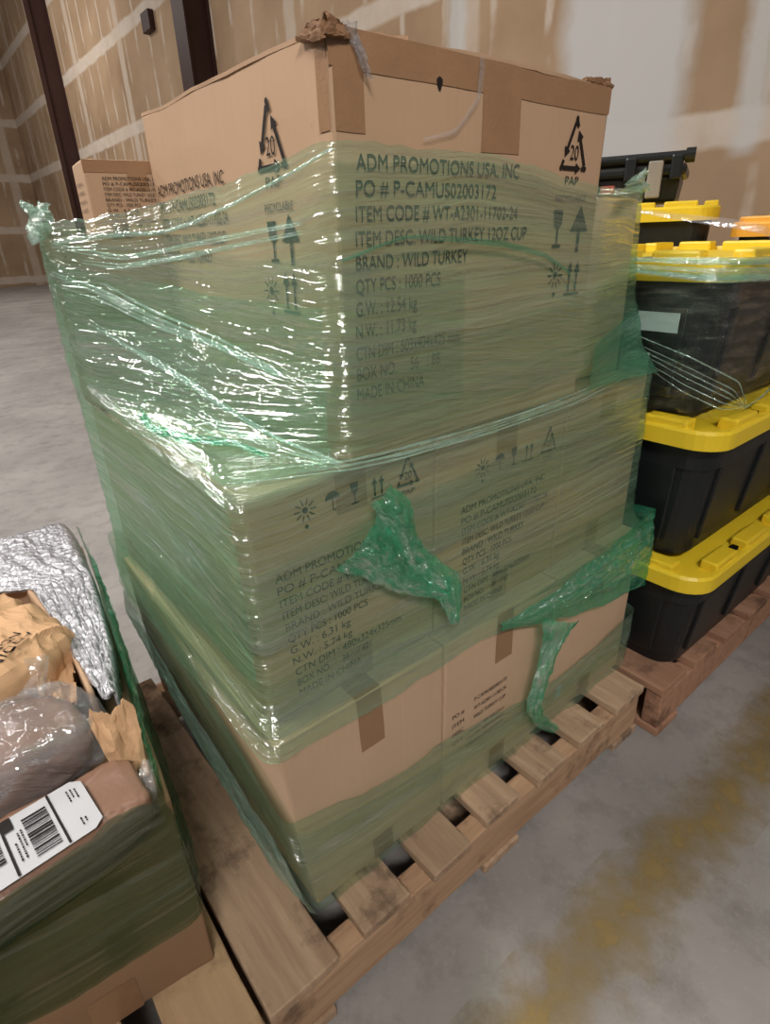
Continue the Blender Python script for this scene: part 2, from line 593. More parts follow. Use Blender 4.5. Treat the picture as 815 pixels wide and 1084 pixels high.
def loft(name, rows, nu, nv, mat, parent, closed=False, rnd=3, amp=0.002, seed=0, edge=0.004, crumple=0.0, su=4, sv=60, vs=1, off=0.0, pleat=()):
    """Sheet through rows of 3D stations; rows run along the stretch of the film."""
    rows = [np.asarray(r, float) for r in rows]
    # common parameter along u: the mean chord length of the stations
    ch = np.mean([np.r_[0, np.cumsum(np.linalg.norm(np.diff(np.vstack([r, r[:1]]) if closed else r, axis=0), axis=1))] for r in rows], axis=0)
    t = np.linspace(0, ch[-1], nu + 1)[:-1] if closed else np.linspace(0, ch[-1], nu)
    R = []
    for r in rows:
        rr = np.vstack([r, r[:1]]) if closed else r
        q = np.stack([np.interp(t, ch, rr[:, k]) for k in range(3)], 1)
        R.append(q)
    R = smooth1(np.array(R), 1, rnd, closed)
    hv = np.r_[0, np.cumsum(np.mean(np.linalg.norm(np.diff(R, axis=0), axis=2), axis=1))]
    tv = np.linspace(0, hv[-1], nv)
    P = np.empty((nv, nu, 3))
    for i in range(nu):
        for k in range(3):
            P[:, i, k] = np.interp(tv, hv, R[:, i, k])
    P = smooth1(P, 0, vs)
    U, V = np.meshgrid(t, tv)
    nrm = grid_normals(P, closed)
    cen = P.mean((0, 1))
    if np.mean(np.sum(nrm * (P - cen), 2)) < 0:
        nrm = -nrm
    d = amp * 2 * (fnoise(U * su, V * sv, seed) * 0.6 + fnoise(U * su * 6, V * sv * 0.7, seed + 5) * 0.4)
    if crumple:
        d = d + crumple * 2 * np.abs(fnoise(U * 38, V * 38, seed + 9, 3)) + crumple * fnoise(U * 90, V * 90, seed + 3, 2)
    for (px_, py_, z0_, z1_, w_, a_) in pleat:
        q = np.exp(-((P[..., 0] - px_) ** 2 + (P[..., 1] - py_) ** 2) / w_ ** 2) * (P[..., 2] > z0_) * (P[..., 2] < z1_)
        d = d + a_ * 2 * q * fnoise(U * 9, V * 105, seed + 40, 2)
    P = P + nrm * (d[..., None] + off)
    if edge:
        wv = np.minimum(1, np.abs(np.stack([V - tv[0], tv[-1] - V]).min(0)) / 0.03)
        P[..., 2] += (1 - wv) * edge * 2 * fnoise(U * 12, V * 0 + (V > tv[-1] / 2) * 7, seed + 21)
    uv = np.stack([U, V], 2)
    return grid_mesh(name, P, mat, parent, closed, uv), P


def ribbon(name, path, widths, nrm, mat, parent, n=60, m=12, crumple=0.005, seed=0, puff=0.006):
    """A gathered strip of film lying along a path: wide, thin and crumpled."""
    path, t = resample(path, n)
    path = smooth1(path, 0, 3)
    wd = np.interp(np.linspace(0, 1, n), np.linspace(0, 1, len(widths)), widths)
    tan = np.gradient(path, axis=0)
    tan /= np.linalg.norm(tan, axis=1, keepdims=True)
    nrm = np.asarray(nrm, float)
    if nrm.ndim == 1:
        nrm = np.tile(nrm, (n, 1))
    side = np.cross(tan, nrm)
    side /= np.linalg.norm(side, axis=1, keepdims=True)
    a = np.linspace(-1, 1, m)
    P = path[None] + side[None] * (a[:, None, None] * wd[None, :, None] / 2)
    U, V = np.meshgrid(t, a)
    W = V * wd[None, :] / 2
    pf = puff * (1 - V ** 2) * np.clip(wd[None, :] / 0.04, 0.3, 1.5)
    d = pf + crumple * 1.3 * np.abs(fnoise(U * 14, W * 150, seed, 3)) + crumple * 0.7 * fnoise(U * 80, W * 190, seed + 4, 2)
    P = P + nrm[None] * d[..., None]
    P = P + side[None] * (0.25 * wd[None, :, None] * fnoise(U * 18, V * 0.8, seed + 8, 3)[..., None])
    return grid_mesh(name, P, mat, parent, False, np.stack([U, W + 0.3], 2))


def tube(name, path, rad, mat, parent, n=80, m=6, seed=0, wob=0.3):
    path, t = resample(path, n)
    path = smooth1(path, 0, 2)
    tan = np.gradient(path, axis=0)
    tan /= np.linalg.norm(tan, axis=1, keepdims=True)
    up = np.array([0.13, 0.21, 0.97])
    s1 = np.cross(tan, up)
    s1 /= np.linalg.norm(s1, axis=1, keepdims=True)
    s2 = np.cross(tan, s1)
    ang = np.linspace(0, 2 * PI, m, endpoint=False)
    P = np.empty((n, m, 3))
    rr = rad * (1 + wob * 2 * fnoise(t * 60, t * 0, seed))
    for j, a in enumerate(ang):
        P[:, j] = path + (math.cos(a) * s1 + math.sin(a) * s2) * rr[:, None]
    U, V = np.meshgrid(np.linspace(0, 0.02, m), t)
    return grid_mesh(name, P, mat, parent, True, np.stack([V, U], 2))


# ------------------------------------------------------------------ printed matter
def text_polys(s, size=1.0):
    cu = bpy.data.curves.new('t', 'FONT')
    cu.body = s
    cu.size = size
    o = bpy.data.objects.new('t', cu)
    COL.objects.link(o)
    dg = bpy.context.evaluated_depsgraph_get()
    me = bpy.data.meshes.new_from_object(o.evaluated_get(dg))
    vs = [(v.co.x, v.co.y) for v in me.vertices]
    fs = [tuple(p.vertices) for p in me.polygons]
    bpy.data.objects.remove(o, do_unlink=True)
    bpy.data.curves.remove(cu)
    bpy.data.meshes.remove(me)
    return vs, fs


class Print:
    """Collects flat ink shapes in face coordinates (u right, v up)."""

    def __init__(self):
        self.v, self.f = [], []

    def poly(self, pts):
        b = len(self.v)
        self.v += pts
        self.f.append(tuple(range(b, b + len(pts))))

    def rect(self, u0, v0, u1, v1):
        self.poly([(u0, v0), (u1, v0), (u1, v1), (u0, v1)])

    def text(self, s, u, v, cap, width=None, slope=0.0):
        vs, fs = text_polys(s)
        if not vs:
            return
        k = cap / 0.70
        x0, x1 = min(p[0] for p in vs), max(p[0] for p in vs)
        kx = (width / (x1 - x0)) if width else k * 0.82
        b = len(self.v)
        self.v += [(u + (p[0] - x0) * kx, v + p[1] * k + slope * (p[0] - x0) * kx) for p in vs]
        self.f += [tuple(i + b for i in f) for f in fs]

    def bar(self, a, b, wd):
        a, b = Vector(a), Vector(b)
        d = (b - a).normalized()
        n = Vector((-d.y, d.x)) * wd / 2
        self.poly([tuple(a - n), tuple(b - n), tuple(b + n), tuple(a + n)])

    def recycle(self, cx, cy, s):
        """Triangle of three arrows, 20 inside."""
        P = [Vector((cx, cy + 0.60 * s)), Vector((cx - 0.46 * s, cy - 0.40 * s)), Vector((cx + 0.46 * s, cy - 0.40 * s))]
        for i in range(3):
            a, b = P[i], P[(i + 1) % 3]
            d = b - a
            self.bar(a + d * 0.06, a + d * 0.60, 0.09 * s)
            c = a + d * 0.60
            dn = d.normalized()
            n = Vector((-dn.y, dn.x))
            self.poly([tuple(c + n * 0.12 * s), tuple(c - n * 0.12 * s), tuple(c + dn * 0.20 * s)])
            self.bar(a + d * 0.84, b - d * 0.0, 0.09 * s)
            self.poly([(b.x + 0.06 * s * math.cos(q), b.y + 0.06 * s * math.sin(q)) for q in np.linspace(0, 2 * PI, 9)[:-1]])
        self.text('20', cx - 0.16 * s, cy - 0.22 * s, 0.30 * s, 0.32 * s)

    def glass(self, cx, cy, s):
        self.poly([(cx - .22 * s, cy + .5 * s), (cx - .18 * s, cy + .1 * s), (cx - .04 * s, cy - .02 * s), (cx + .04 * s, cy - .02 * s), (cx + .18 * s, cy + .1 * s), (cx + .22 * s, cy + .5 * s)])
        self.rect(cx - .04 * s, cy - .42 * s, cx + .04 * s, cy)
        self.rect(cx - .2 * s, cy - .5 * s, cx + .2 * s, cy - .42 * s)

    def umbrella(self, cx, cy, s):
        self.poly([(cx + .4 * s * math.cos(q), cy + .1 * s + .36 * s * math.sin(q)) for q in np.linspace(0, PI, 9)])
        self.rect(cx - .03 * s, cy - .4 * s, cx + .03 * s, cy + .1 * s)
        self.rect(cx - .03 * s, cy - .46 * s, cx + .16 * s, cy - .4 * s)

    def arrows_up(self, cx, cy, s):
        for k in (-1, 1):
            x = cx + k * .2 * s
            self.rect(x - .05 * s, cy - .4 * s, x + .05 * s, cy + .2 * s)
            self.poly([(x - .16 * s, cy + .18 * s), (x + .16 * s, cy + .18 * s), (x, cy + .5 * s)])
        self.rect(cx - .42 * s, cy - .52 * s, cx + .42 * s, cy - .45 * s)

    def sun(self, cx, cy, s):
        self.poly([(cx + .13 * s * math.cos(q), cy + .13 * s * math.sin(q)) for q in np.linspace(0, 2 * PI, 11)[:-1]])
        for i in range(10):
            q = 2 * PI * i / 10
            self.bar((cx + .22 * s * math.cos(q), cy + .22 * s * math.sin(q)), (cx + .48 * s * math.cos(q), cy + .48 * s * math.sin(q)), .05 * s)
        self.poly([(cx + .09 * s * math.cos(q), cy - .68 * s + .09 * s * math.sin(q)) for q in np.linspace(0, 2 * PI, 9)[:-1]])

    def build(self, name, fn, mat, parent):
        return mesh_obj(name, [fn(p[0], p[1]) for p in self.v], self.f, mat, parent)


# ------------------------------------------------------------------ cartons
class Carton:
    def __init__(self, label, w, d, h, loc, rz=0.0, group=None, seed=0, corners=None, bulge=0.004, mat='card', noise=0.0025, name='cardboard_box'):
        self.w, self.d, self.h, self.seed = w, d, h, seed
        self.cor = corners or {}
        self.bulge, self.noise = bulge, noise
        self.root = empty(name, loc, rz, label, 'box', group)
        bm = box_bm((0, 0, 0), (w, d, h), 0.004, (14, 14, 14))
        self.body = bm_obj('carton_body', bm, M[mat], self.root, False, self.deform)

    def deform(self, p):
        x, y, z = p
        u, v, t = x / self.w, y / self.d, z / self.h
        off = Vector((0, 0, 0))
        for (a, b, c), dv in self.cor.items():
            k = (u if a else 1 - u) * (v if b else 1 - v) * (t if c else 1 - t)
            off += Vector(dv) * k
        cu, cv, ct = max(0, 4 * u * (1 - u)), max(0, 4 * v * (1 - v)), max(0, 4 * t * (1 - t))
        B = self.bulge
        off.x += B * cv * ct * (2 * u - 1)
        off.y += B * cu * ct * (2 * v - 1)
        q = Vector((x * 7 + self.seed * 3.1, y * 7, z * 7))
        nz = mnoise.noise_vector(q) + 0.5 * mnoise.noise_vector(q * 2.3)
        off += nz * self.noise
        return Vector((x, y, z)) + off

    def face(self, which, off=0.0012):
        if which == 'front':
            return lambda u, v: self.deform((u, -off, v))
        if which == 'left':
            return lambda u, v: self.deform((-off, self.d - u, v))
        if which == 'right':
            return lambda u, v: self.deform((self.w + off, u, v))
        return lambda u, v: self.deform((u, v, self.h + off))

    def tape(self, which, u0, v0, u1, v1, name='packing_tape', off=0.0008, mat='tape', label=None):
        fn = self.face(which, off)
        nu = max(2, int(abs(u1 - u0) / 0.02)) + 1
        nv = max(2, int(abs(v1 - v0) / 0.02)) + 1
        P = np.array([[fn(u0 + (u1 - u0) * i / (nu - 1), v0 + (v1 - v0) * j / (nv - 1)) for i in range(nu)] for j in range(nv)])
        return grid_mesh(name, P, M[mat], self.root, smooth=False)

    def ink(self, pr, which, name='printed_text'):
        return pr.build(name, self.face(which, 0.0016), M['ink'], self.root)


# ------------------------------------------------------------------ totes and pallets
def rr(w, d, r, n=6, rib=None):
    """Rounded rectangle outline, counter-clockwise, centred."""
    pts = []
    for cx, cy, a0 in ((w / 2 - r, d / 2 - r, 0), (-w / 2 + r, d / 2 - r, PI / 2), (-w / 2 + r, -d / 2 + r, PI), (w / 2 - r, -d / 2 + r, 1.5 * PI)):
        for i in range(n + 1):
            a = a0 + PI / 2 * i / n
            pts.append((cx + r * math.cos(a), cy + r * math.sin(a)))
    return pts


def stack_outline(rings, cap0=True, cap1=True):
    v, f = [], []
    n = len(rings[0][0])
    for pts, z in rings:
        v += [(p[0], p[1], z) for p in pts]
    for j in range(len(rings) - 1):
        for i in range(n):
            i2 = (i + 1) % n
            f.append((j * n + i, j * n + i2, (j + 1) * n + i2, (j + 1) * n + i))
    if cap0:
        f.append(tuple(reversed(range(n))))
    if cap1:
        b = (len(rings) - 1) * n
        f.append(tuple(range(b, b + n)))
    return v, f


def tote(label, loc, rz, w, d, h, lid='yellow_plastic', group='black storage totes with coloured lids', seed=0):
    """Root at the centre of the base; lid outline is w x d."""
    root = empty('storage_tote', loc, rz, label, 'storage bin', group)
    lz = h - 0.048
    iw, idp = w - 0.03, d - 0.03
    bw, bd = w - 0.105, d - 0.105
    rings = []
    for t, z in ((0, 0.0), (0.02, 0.006), (0.1, 0.03), (0.5, lz * 0.5), (0.80, lz * 0.80)):
        rings.append((rr(bw + (iw - bw) * t * 0.8, bd + (idp - bd) * t * 0.8, 0.055), z))
    rings.append((rr(iw - 0.012, idp - 0.012, 0.06), lz * 0.81))
    rings.append((rr(iw - 0.008, idp - 0.008, 0.06), lz + 0.01))
    v, f = stack_outline(rings)
    shell_v, shell_f = v, f
    # vertical ribs moulded on the four sides
    bm = bmesh.new()
    for sx in (-1, 1):
        for k in (-0.28, 0.0, 0.28):
            add_box(bm, (k * w - 0.05, sx * (bd / 2 + 0.001) - 0.006, 0.03), (k * w + 0.05, sx * (bd / 2 + 0.001) + 0.006, lz * 0.82), 0.003)
        for k in (-0.2, 0.2):
            add_box(bm, (sx * (bw / 2 + 0.001) - 0.006, k * d - 0.05, 0.03), (sx * (bw / 2 + 0.001) + 0.006, k * d + 0.05, lz * 0.82), 0.003)

    def taper(p):
        t = max(0.0, min(1.0, p.z / lz)) * 0.8
        return (p.x * (bw + (iw - bw) * t) / bw, p.y * (bd + (idp - bd) * t) / bd, p.z)
    for q in bm.verts:
        q.co = Vector(taper(q.co))
    bv = [bm.verts.new(q) for q in shell_v]
    for q in shell_f:
        bm.faces.new([bv[i] for i in q])
    body = bm_obj('tub', bm, M['black_plastic'], root)
    # lid: skirt, rim, recessed panel
    rings = [(rr(w - 0.012, d - 0.012, 0.062), lz), (rr(w, d, 0.066), lz), (rr(w, d, 0.066), lz + 0.032), (rr(w - 0.008, d - 0.008, 0.064), lz + 0.038),
             (rr(w - 0.024, d - 0.024, 0.058), lz + 0.039), (rr(w - 0.030, d - 0.030, 0.055), lz + 0.030), (rr(w - 0.09, d - 0.09, 0.05), lz + 0.030)]
    v, f = stack_outline(rings)
    lid_o = mesh_obj('lid', v, f, M[lid], root, False)
    bm = bmesh.new()
    for sy in (-1, 1):
        for k, ln in ((-0.32, 0.10), (-0.10, 0.12), (0.14, 0.12), (0.36, 0.10)):
            y0, y1 = sorted((sy * (d / 2 - 0.008), sy * (d / 2 - 0.046)))
            add_box(bm, (k * w - ln / 2, y0, lz + 0.026), (k * w + ln / 2, y1, lz + 0.052), 0.005)
    for sx in (-1, 1):
        for k, ln in ((-0.27, 0.09), (0.02, 0.13), (0.30, 0.09)):
            x0, x1 = sorted((sx * (w / 2 - 0.008), sx * (w / 2 - 0.046)))
            add_box(bm, (x0, k * d - ln / 2, lz + 0.026), (x1, k * d + ln / 2, lz + 0.052), 0.005)
    bm_obj('lid_lug', bm, M[lid], lid_o)
    for (x, y) in ((-w / 2 + 0.10, -d / 2 + 0.030), (-w * 0.21, -d / 2 + 0.030), (w * 0.25, -d / 2 + 0.030), (-w / 2 + 0.030, -d * 0.15), (-w / 2 + 0.030, d * 0.17)):
        b2 = box_bm((x - 0.013, y - 0.008, lz + 0.031), (x + 0.013, y + 0.008, lz + 0.0405), 0.002)
        bm_obj('latch_hole', b2, M['dark'], lid_o)
    return root, body


def pallet(label, x0, y0, boards, depth, z_top=0.14, wood='wood', rail='wood_x', seed=0, x1=None):
    root = empty('wooden_pallet', (x0, y0, 0), 0, label, 'pallet', 'wooden pallets on the floor')
    rnd = random.Random(seed)
    W_ = x1 - x0
    th = 0.02

    def rough(p):
        q = Vector((p.x * 9 + seed, p.y * 9, p.z * 9))
        return Vector(p) + mnoise.noise_vector(q) * 0.0022
    for (a, b) in boards:
        dz = rnd.uniform(-0.0015, 0.0)
        ey = rnd.uniform(-0.006, 0.006)
        bm = box_bm((a - x0, ey, z_top - th + dz), (b - x0, depth, z_top + dz), 0.003, (3, 20, 1))
        bm_obj('deck_board', bm, M[wood], root, False, rough)
    for y in (0.006, depth / 2 - 0.02, depth - 0.046):
        bm = box_bm((0.004, y, th), (W_ - 0.004, y + 0.04, z_top - th - 0.0015), 0.003, (20, 1, 2))
        bm_obj('stringer', bm, M[rail], root, False, rough)
    for a in (0.0, W_ / 2 - 0.05, W_ - 0.10):
        bm = box_bm((a, 0.0, 0.0), (a + 0.10, depth, th), 0.003, (3, 16, 1))
        bm_obj('bottom_board', bm, M[wood], root, False)
    return root


# ================================================================== SETTING
XW, YW = 4.605, 23.6
mesh_obj('floor', [(-9, -5, 0), (XW, -5, 0), (XW, YW, 0), (-9, YW, 0)], [(0, 1, 2, 3)], M['floor'])['kind'] = 'structure'
fl = mesh_obj('floor_line', [(-3, -0.09, 0), (3, -0.09, 0), (3, 0.09, 0), (-3, 0.09, 0)], [(0, 1, 2, 3)], M['paint'])
fl.location = (0.75, -0.292, 0.0008)
fl.rotation_euler = (0, 0, -0.004)
fl['kind'] = 'structure'
bm_obj('wall_right', box_bm((XW, -5, 0), (XW + 0.15, YW + 0.15, 9)), M['wall_right'])['kind'] = 'structure'
bm_obj('wall_back', box_bm((-9, YW, 0), (XW, YW + 0.15, 9)), M['wall_back'])['kind'] = 'structure'


def steel_column(y0, d, wd):
    bm = bmesh.new()
    t = 0.03
    add_box(bm, (XW - d, y0, 0), (XW - d + t, y0 + wd, 9))
    add_box(bm, (XW - t - 0.002, y0, 0), (XW - 0.002, y0 + wd, 9))
    add_box(bm, (XW - d + t, y0 + wd * 0.12, 0), (XW - t - 0.002, y0 + wd * 0.12 + 0.03, 9))
    o = bm_obj('steel_column', bm, M['steel'])
    o['kind'] = 'structure'


steel_column(9.2, 0.40, 0.40)
steel_column(17.35, 0.40, 0.32)
o = bm_obj('wall_bracket', box_bm((XW - 0.10, 11.25, 4.35), (XW - 0.001, 11.6, 4.62), 0.01), M['steel'])
tag(o, 'small dark steel box fixed high on the drywall', 'wall box')

# ================================================================== PALLETS
PX, PB = -0.1085, 0.1395
gaps = [0.031 + PB * k for k in range(6)]
edges = [-0.108] + [e for g in gaps for e in (g - 0.024, g + 0.024)] + [0.868]
boards = [(edges[2 * i], edges[2 * i + 1]) for i in range(7)]
pallet('weathered wooden pallet under the green wrapped boxes', -0.108, -0.082, boards, 0.80, seed=3, x1=0.868)
b2 = [(0.885 + 0.15 * k, 0.885 + 0.15 * k + 0.112) for k in range(11)]
pallet('reddish wooden pallet under the stacked black totes', 0.885, -0.125, b2, 1.0, wood='wood_red', rail='wood_red', seed=8, x1=0.885 + 1.5 + 0.112)
b3 = [(-0.225 - 0.15 * k, -0.225 - 0.15 * k + 0.108) for k in range(6)][::-1]
pallet('pale wooden pallet under the parcels at the lower left', b3[0][0], -0.09, b3, 0.95, wood='wood_pale', rail='wood_pale', seed=12, x1=b3[-1][1])

# ================================================================== MAIN STACK
Z1, Z2, Z3 = 0.1405, 0.5085, 0.8405
LINES_A = ['ADM PROMOTIONS USA, INC', 'PO # P-CAMUS02003172', 'ITEM CODE # WT-A2301-11702-24', 'ITEM DESC: WILD TURKEY 12OZ CUP', 'BRAND : WILD TURKEY']


def tail(qty, gw, nw, dim, box):
    return ['QTY PCS : ' + qty, 'G.W. : ' + gw, 'N.W. : ' + nw, 'CTN DIM : ' + dim, 'BOX NO.     ' + box, 'MADE IN CHINA']


G1, G2 = 'brown boxes in the bottom layer', 'brown boxes in the middle layer'
xs1 = [0.0, 0.298, 0.594, 0.888]
lab1 = ['brown box at the near left corner of the bottom layer, on the pallet', 'middle brown box of the bottom layer, green film hanging at its right', 'brown box at the right end of the bottom layer with white sticker']
for i in range(3):
    cor = {(0, 0, 0): (0.022, 0.0, 0), (0, 1, 0): (0.012, 0, 0), (0, 0, 1): (-0.010, -0.004, 0)} if i == 0 else {}
    wdt = xs1[i + 1] - xs1[i] - 0.003
    c = Carton(lab1[i], wdt, 0.652, Z2 - Z1 - 0.002, (xs1[i], 0, Z1), 0, G1, i + 1, cor, 0.0005, 'card_light', 0.0015)
    m = wdt / 2
    c.tape('front', m - 0.022, c.h - 0.105, m + 0.022, c.h - 0.002)
    c.tape('front', m - 0.022, 0.0, m + 0.022, 0.05)
    if i != 1:
        c.tape('top', m - 0.022, 0.0, m + 0.022, 0.6)
    if i == 1:
        p = Print()
        for k, (a, b) in enumerate((('PO #', 'P-CAMUS02003172'), ('ITEM', 'WT-A2301-11702-24'), ('DESC', 'WILD TURKEY CUP'), ('QTY', '1000 PCS'))):
            p.text(a, 0.02, 0.195 - 0.021 * k, 0.009, 0.030)
            if k < 3:
                p.text(b, 0.075, 0.205 - 0.021 * k, 0.009, 0.085)
        for k in range(3):
            p.text('CTN DIM : 480x324x325mm', 0.06, 0.135 - 0.016 * k, 0.007, 0.10)
        c.ink(p, 'front')
    if i == 2:
        c.tape('front', 0.035, 0.05, 0.055, 0.085, 'sticker', 0.0015, 'label')

xs2 = [0.012, 0.306, 0.616, 0.874]
lab2 = ['brown box at the near left corner of the middle layer, bold printed text', 'centre brown box of the middle layer, faint printed text under film', 'brown box at the right end of the middle layer, blank face']
for i in range(3):
    wdt = xs2[i + 1] - xs2[i] - 0.003
    c = Carton(lab2[i], wdt, 0.618, Z3 - Z2 - 0.002, (xs2[i], 0.032, Z2), 0, G2, i + 11, {}, 0.0005, 'card', 0.0012)
    m = wdt / 2
    c.tape('front', m - 0.02, 0.0, m + 0.02, 0.055)
    c.tape('front', m - 0.024, c.h - 0.06, m + 0.024, c.h - 0.002)
    if i < 2:
        p = Print()
        lines = LINES_A + tail('1000 PCS', '6.31 kg', '5.74 kg', '480x324x325mm', '38    / 42')
        wd = [0.225, 0.20, 0.235, 0.225, 0.165, 0.128, 0.095, 0.095, 0.185, 0.12, 0.105]
        base = 0.210 if i == 0 else 0.198
        u0 = 0.026 if i == 0 else 0.052
        k2 = 1.0 if i == 0 else 0.92
        for k, s in enumerate(lines):
            p.text(s, u0 + 0.0014 * k, base - 0.0185 * k, 0.0115, wd[k] * k2)
        c.ink(p, 'front')
        p = Print()
        zi = 0.292 if i == 0 else 0.262
        sh = 0 if i == 0 else 0.022
        p.sun(0.076 + sh, zi, 0.032)
        p.umbrella(0.116 + sh, zi, 0.028)
        p.glass(0.150 + sh, zi, 0.030)
        p.arrows_up(0.188 + sh, zi - 0.002, 0.030)
        p.recycle(0.240 + sh, zi + 0.003, 0.040)
        p.text('PAP', 0.228 + sh, zi - 0.028, 0.007, 0.024)
        c.ink(p, 'front', 'shipping_symbol')

# top carton
TX, TY, TW, TD, TH = 0.159, 0.030, 0.470, 0.499, 0.432
top = Carton('big open-topped brown box on the summit of the wrapped stack, bold black text', TW, TD, TH, (TX, TY, Z3), 0, None, 31,
             {(0, 0, 1): (0.002, 0.0, 0.002), (1, 0, 1): (0.006, 0.0, -0.002)}, 0.001, 'card', 0.002)
p = Print()
lines = LINES_A + tail('1000 PCS', '12.54 kg', '11.73 kg', '503x404x425 mm', '56   / 88')
wd = [0.258, 0.218, 0.262, 0.285, 0.172, 0.128, 0.092, 0.092, 0.168, 0.135, 0.108]
for k, s in enumerate(lines):
    p.text(s, 0.026 - 0.0012 * k, 0.315 - 0.0237 * k, 0.0150, wd[k])
top.ink(p, 'front')
p = Print()
p.recycle(0.400, 0.355, 0.058)
p.text('PAP', 0.385, 0.312, 0.010, 0.030)
p.text('RECYCLABLE', 0.366, 0.290, 0.008, 0.070)
p.glass(0.375, 0.255, 0.048)
p.poly([(0.405, 0.252), (0.450, 0.252), (0.4275, 0.285)])
p.rect(0.424, 0.225, 0.431, 0.255)
p.sun(0.380, 0.195, 0.038)
p.arrows_up(0.425, 0.190, 0.046)
top.ink(p, 'front', 'shipping_symbol')
p = Print()
ll = LINES_A
wl = [0.240, 0.205, 0.238, 0.225, 0.17]
for k, s in enumerate(ll):
    p.text(s, 0.018, 0.322 - 0.0235 * k, 0.0155, wl[k])
top.ink(p, 'left')
p = Print()
p.recycle(0.382, 0.352, 0.062)
p.text('PAP', 0.365, 0.306, 0.012, 0.034)
p.text('RECYCLABLE', 0.355, 0.282, 0.009, 0.062)
p.glass(0.366, 0.250, 0.045)
p.poly([(0.386, 0.250), (0.424, 0.250), (0.405, 0.278)])
p.rect(0.402, 0.225, 0.408, 0.252)
p.arrows_up(0.396, 0.195, 0.046)
p.sun(0.350, 0.195, 0.038)
top.ink(p, 'left', 'shipping_symbol')
top.tape('front', 0.0, TH - 0.033, TW, TH - 0.001)
top.tape('front', 0.212, TH - 0.092, 0.282, TH - 0.03)
top.tape('front', 0.004, TH - 0.085, 0.040, TH - 0.03)
top.tape('left', TD - 0.020, TH - 0.085, TD - 0.002, TH - 0.004)
top.tape('right', 0.002, TH - 0.11, 0.02, TH - 0.004)
# scuffed hole, and the torn flaps standing at the corners
p = Print()
p.poly([(0.142 + 0.004 * math.cos(q) * (1 + 0.3 * math.sin(3 * q)), 0.402 - 0.002 + 0.006 * math.sin(q)) for q in np.linspace(0, 2 * PI, 13)[:-1]])
top.ink(p, 'front', 'torn_hole')


def crumpled_sheet(name, corners, n, amp, mat, parent, seed=0, thick=0.003, freq=9):
    a, b, c, d = [np.array(q, float) for q in corners]
    s = np.linspace(0, 1, n)
    U, V = np.meshgrid(s, s)
    P = (a * (1 - U[..., None]) + b * U[..., None]) * (1 - V[..., None]) + (d * (1 - U[..., None]) + c * U[..., None]) * V[..., None]
    nn = np.cross(b - a, d - a)
    nn /= np.linalg.norm(nn)
    dd = amp * 2 * fnoise(U * freq, V * freq, seed, 3)
    e = np.minimum(np.minimum(U, 1 - U), 1.0)
    P = P + nn * dd[..., None]
    P = P + (b - a) * (0.10 * fnoise(V * 7, U * 2, seed + 2, 3)[..., None]) * (U[..., None] > 0.5)
    P = P + (d - a) * (0.16 * fnoise(U * 7, V * 2, seed + 6, 3)[..., None]) * (V[..., None] > 0.5)
    o = grid_mesh(name, P, M[mat], parent, smooth=False, uv=np.stack([U * 0.2, V * 0.2], 2))
    md = o.modifiers.new('thickness', 'SOLIDIFY')
    md.thickness = thick
    md.offset = 0
    return o


R_ = top.root
crumpled_sheet('torn_flap', [(-0.004, 0.040, TH - 0.006), (-0.006, -0.006, TH - 0.014), (0.000, -0.004, TH + 0.004), (0.004, 0.030, TH + 0.004)], 10, 0.0025, 'torn', R_, 3, 0.004, 4)
crumpled_sheet('torn_flap', [(-0.006, -0.006, TH - 0.012), (0.026, -0.005, TH - 0.010), (0.030, 0.006, TH + 0.002), (0.002, 0.004, TH + 0.008)], 10, 0.0025, 'torn', R_, 7, 0.004, 4)
crumpled_sheet('torn_flap', [(0.43, 0.01, TH + 0.001), (0.478, -0.002, TH - 0.004), (0.486, 0.012, TH + 0.008), (0.44, 0.022, TH + 0.008)], 12, 0.0025, 'torn', R_, 11, 0.004, 4)
crumpled_sheet('top_flap', [(0.03, 0.000, TH - 0.002), (0.452, 0.0, TH - 0.002), (0.452, 0.14, TH + 0.012), (0.03, 0.14, TH + 0.012)], 24, 0.002, 'card', R_, 15, 0.004, 5)
crumpled_sheet('top_flap', [(0.0, 0.02, TH - 0.002), (0.0, 0.49, TH - 0.002), (0.13, 0.48, TH + 0.009), (0.13, 0.03, TH + 0.009)], 24, 0.002, 'card', R_, 19, 0.004, 5)
crumpled_sheet('tape_tail', [(0.020, -0.003, TH + 0.004), (0.036, -0.004, TH + 0.003), (0.046, -0.010, TH - 0.040), (0.034, -0.008, TH - 0.030)], 12, 0.004, 'bag_clear', R_, 23, 0.0006, 5)
ribbon('tape_tail', [(TX + 0.21 - TX, -0.004, TH - 0.002), (0.205, -0.006, TH - 0.04), (0.17, -0.005, TH - 0.075), (0.12, -0.004, TH - 0.085)], [0.010, 0.006, 0.005, 0.003], (0, -1, 0), M['bag_clear'], R_, 30, 5, 0.001, 5, 0.001)

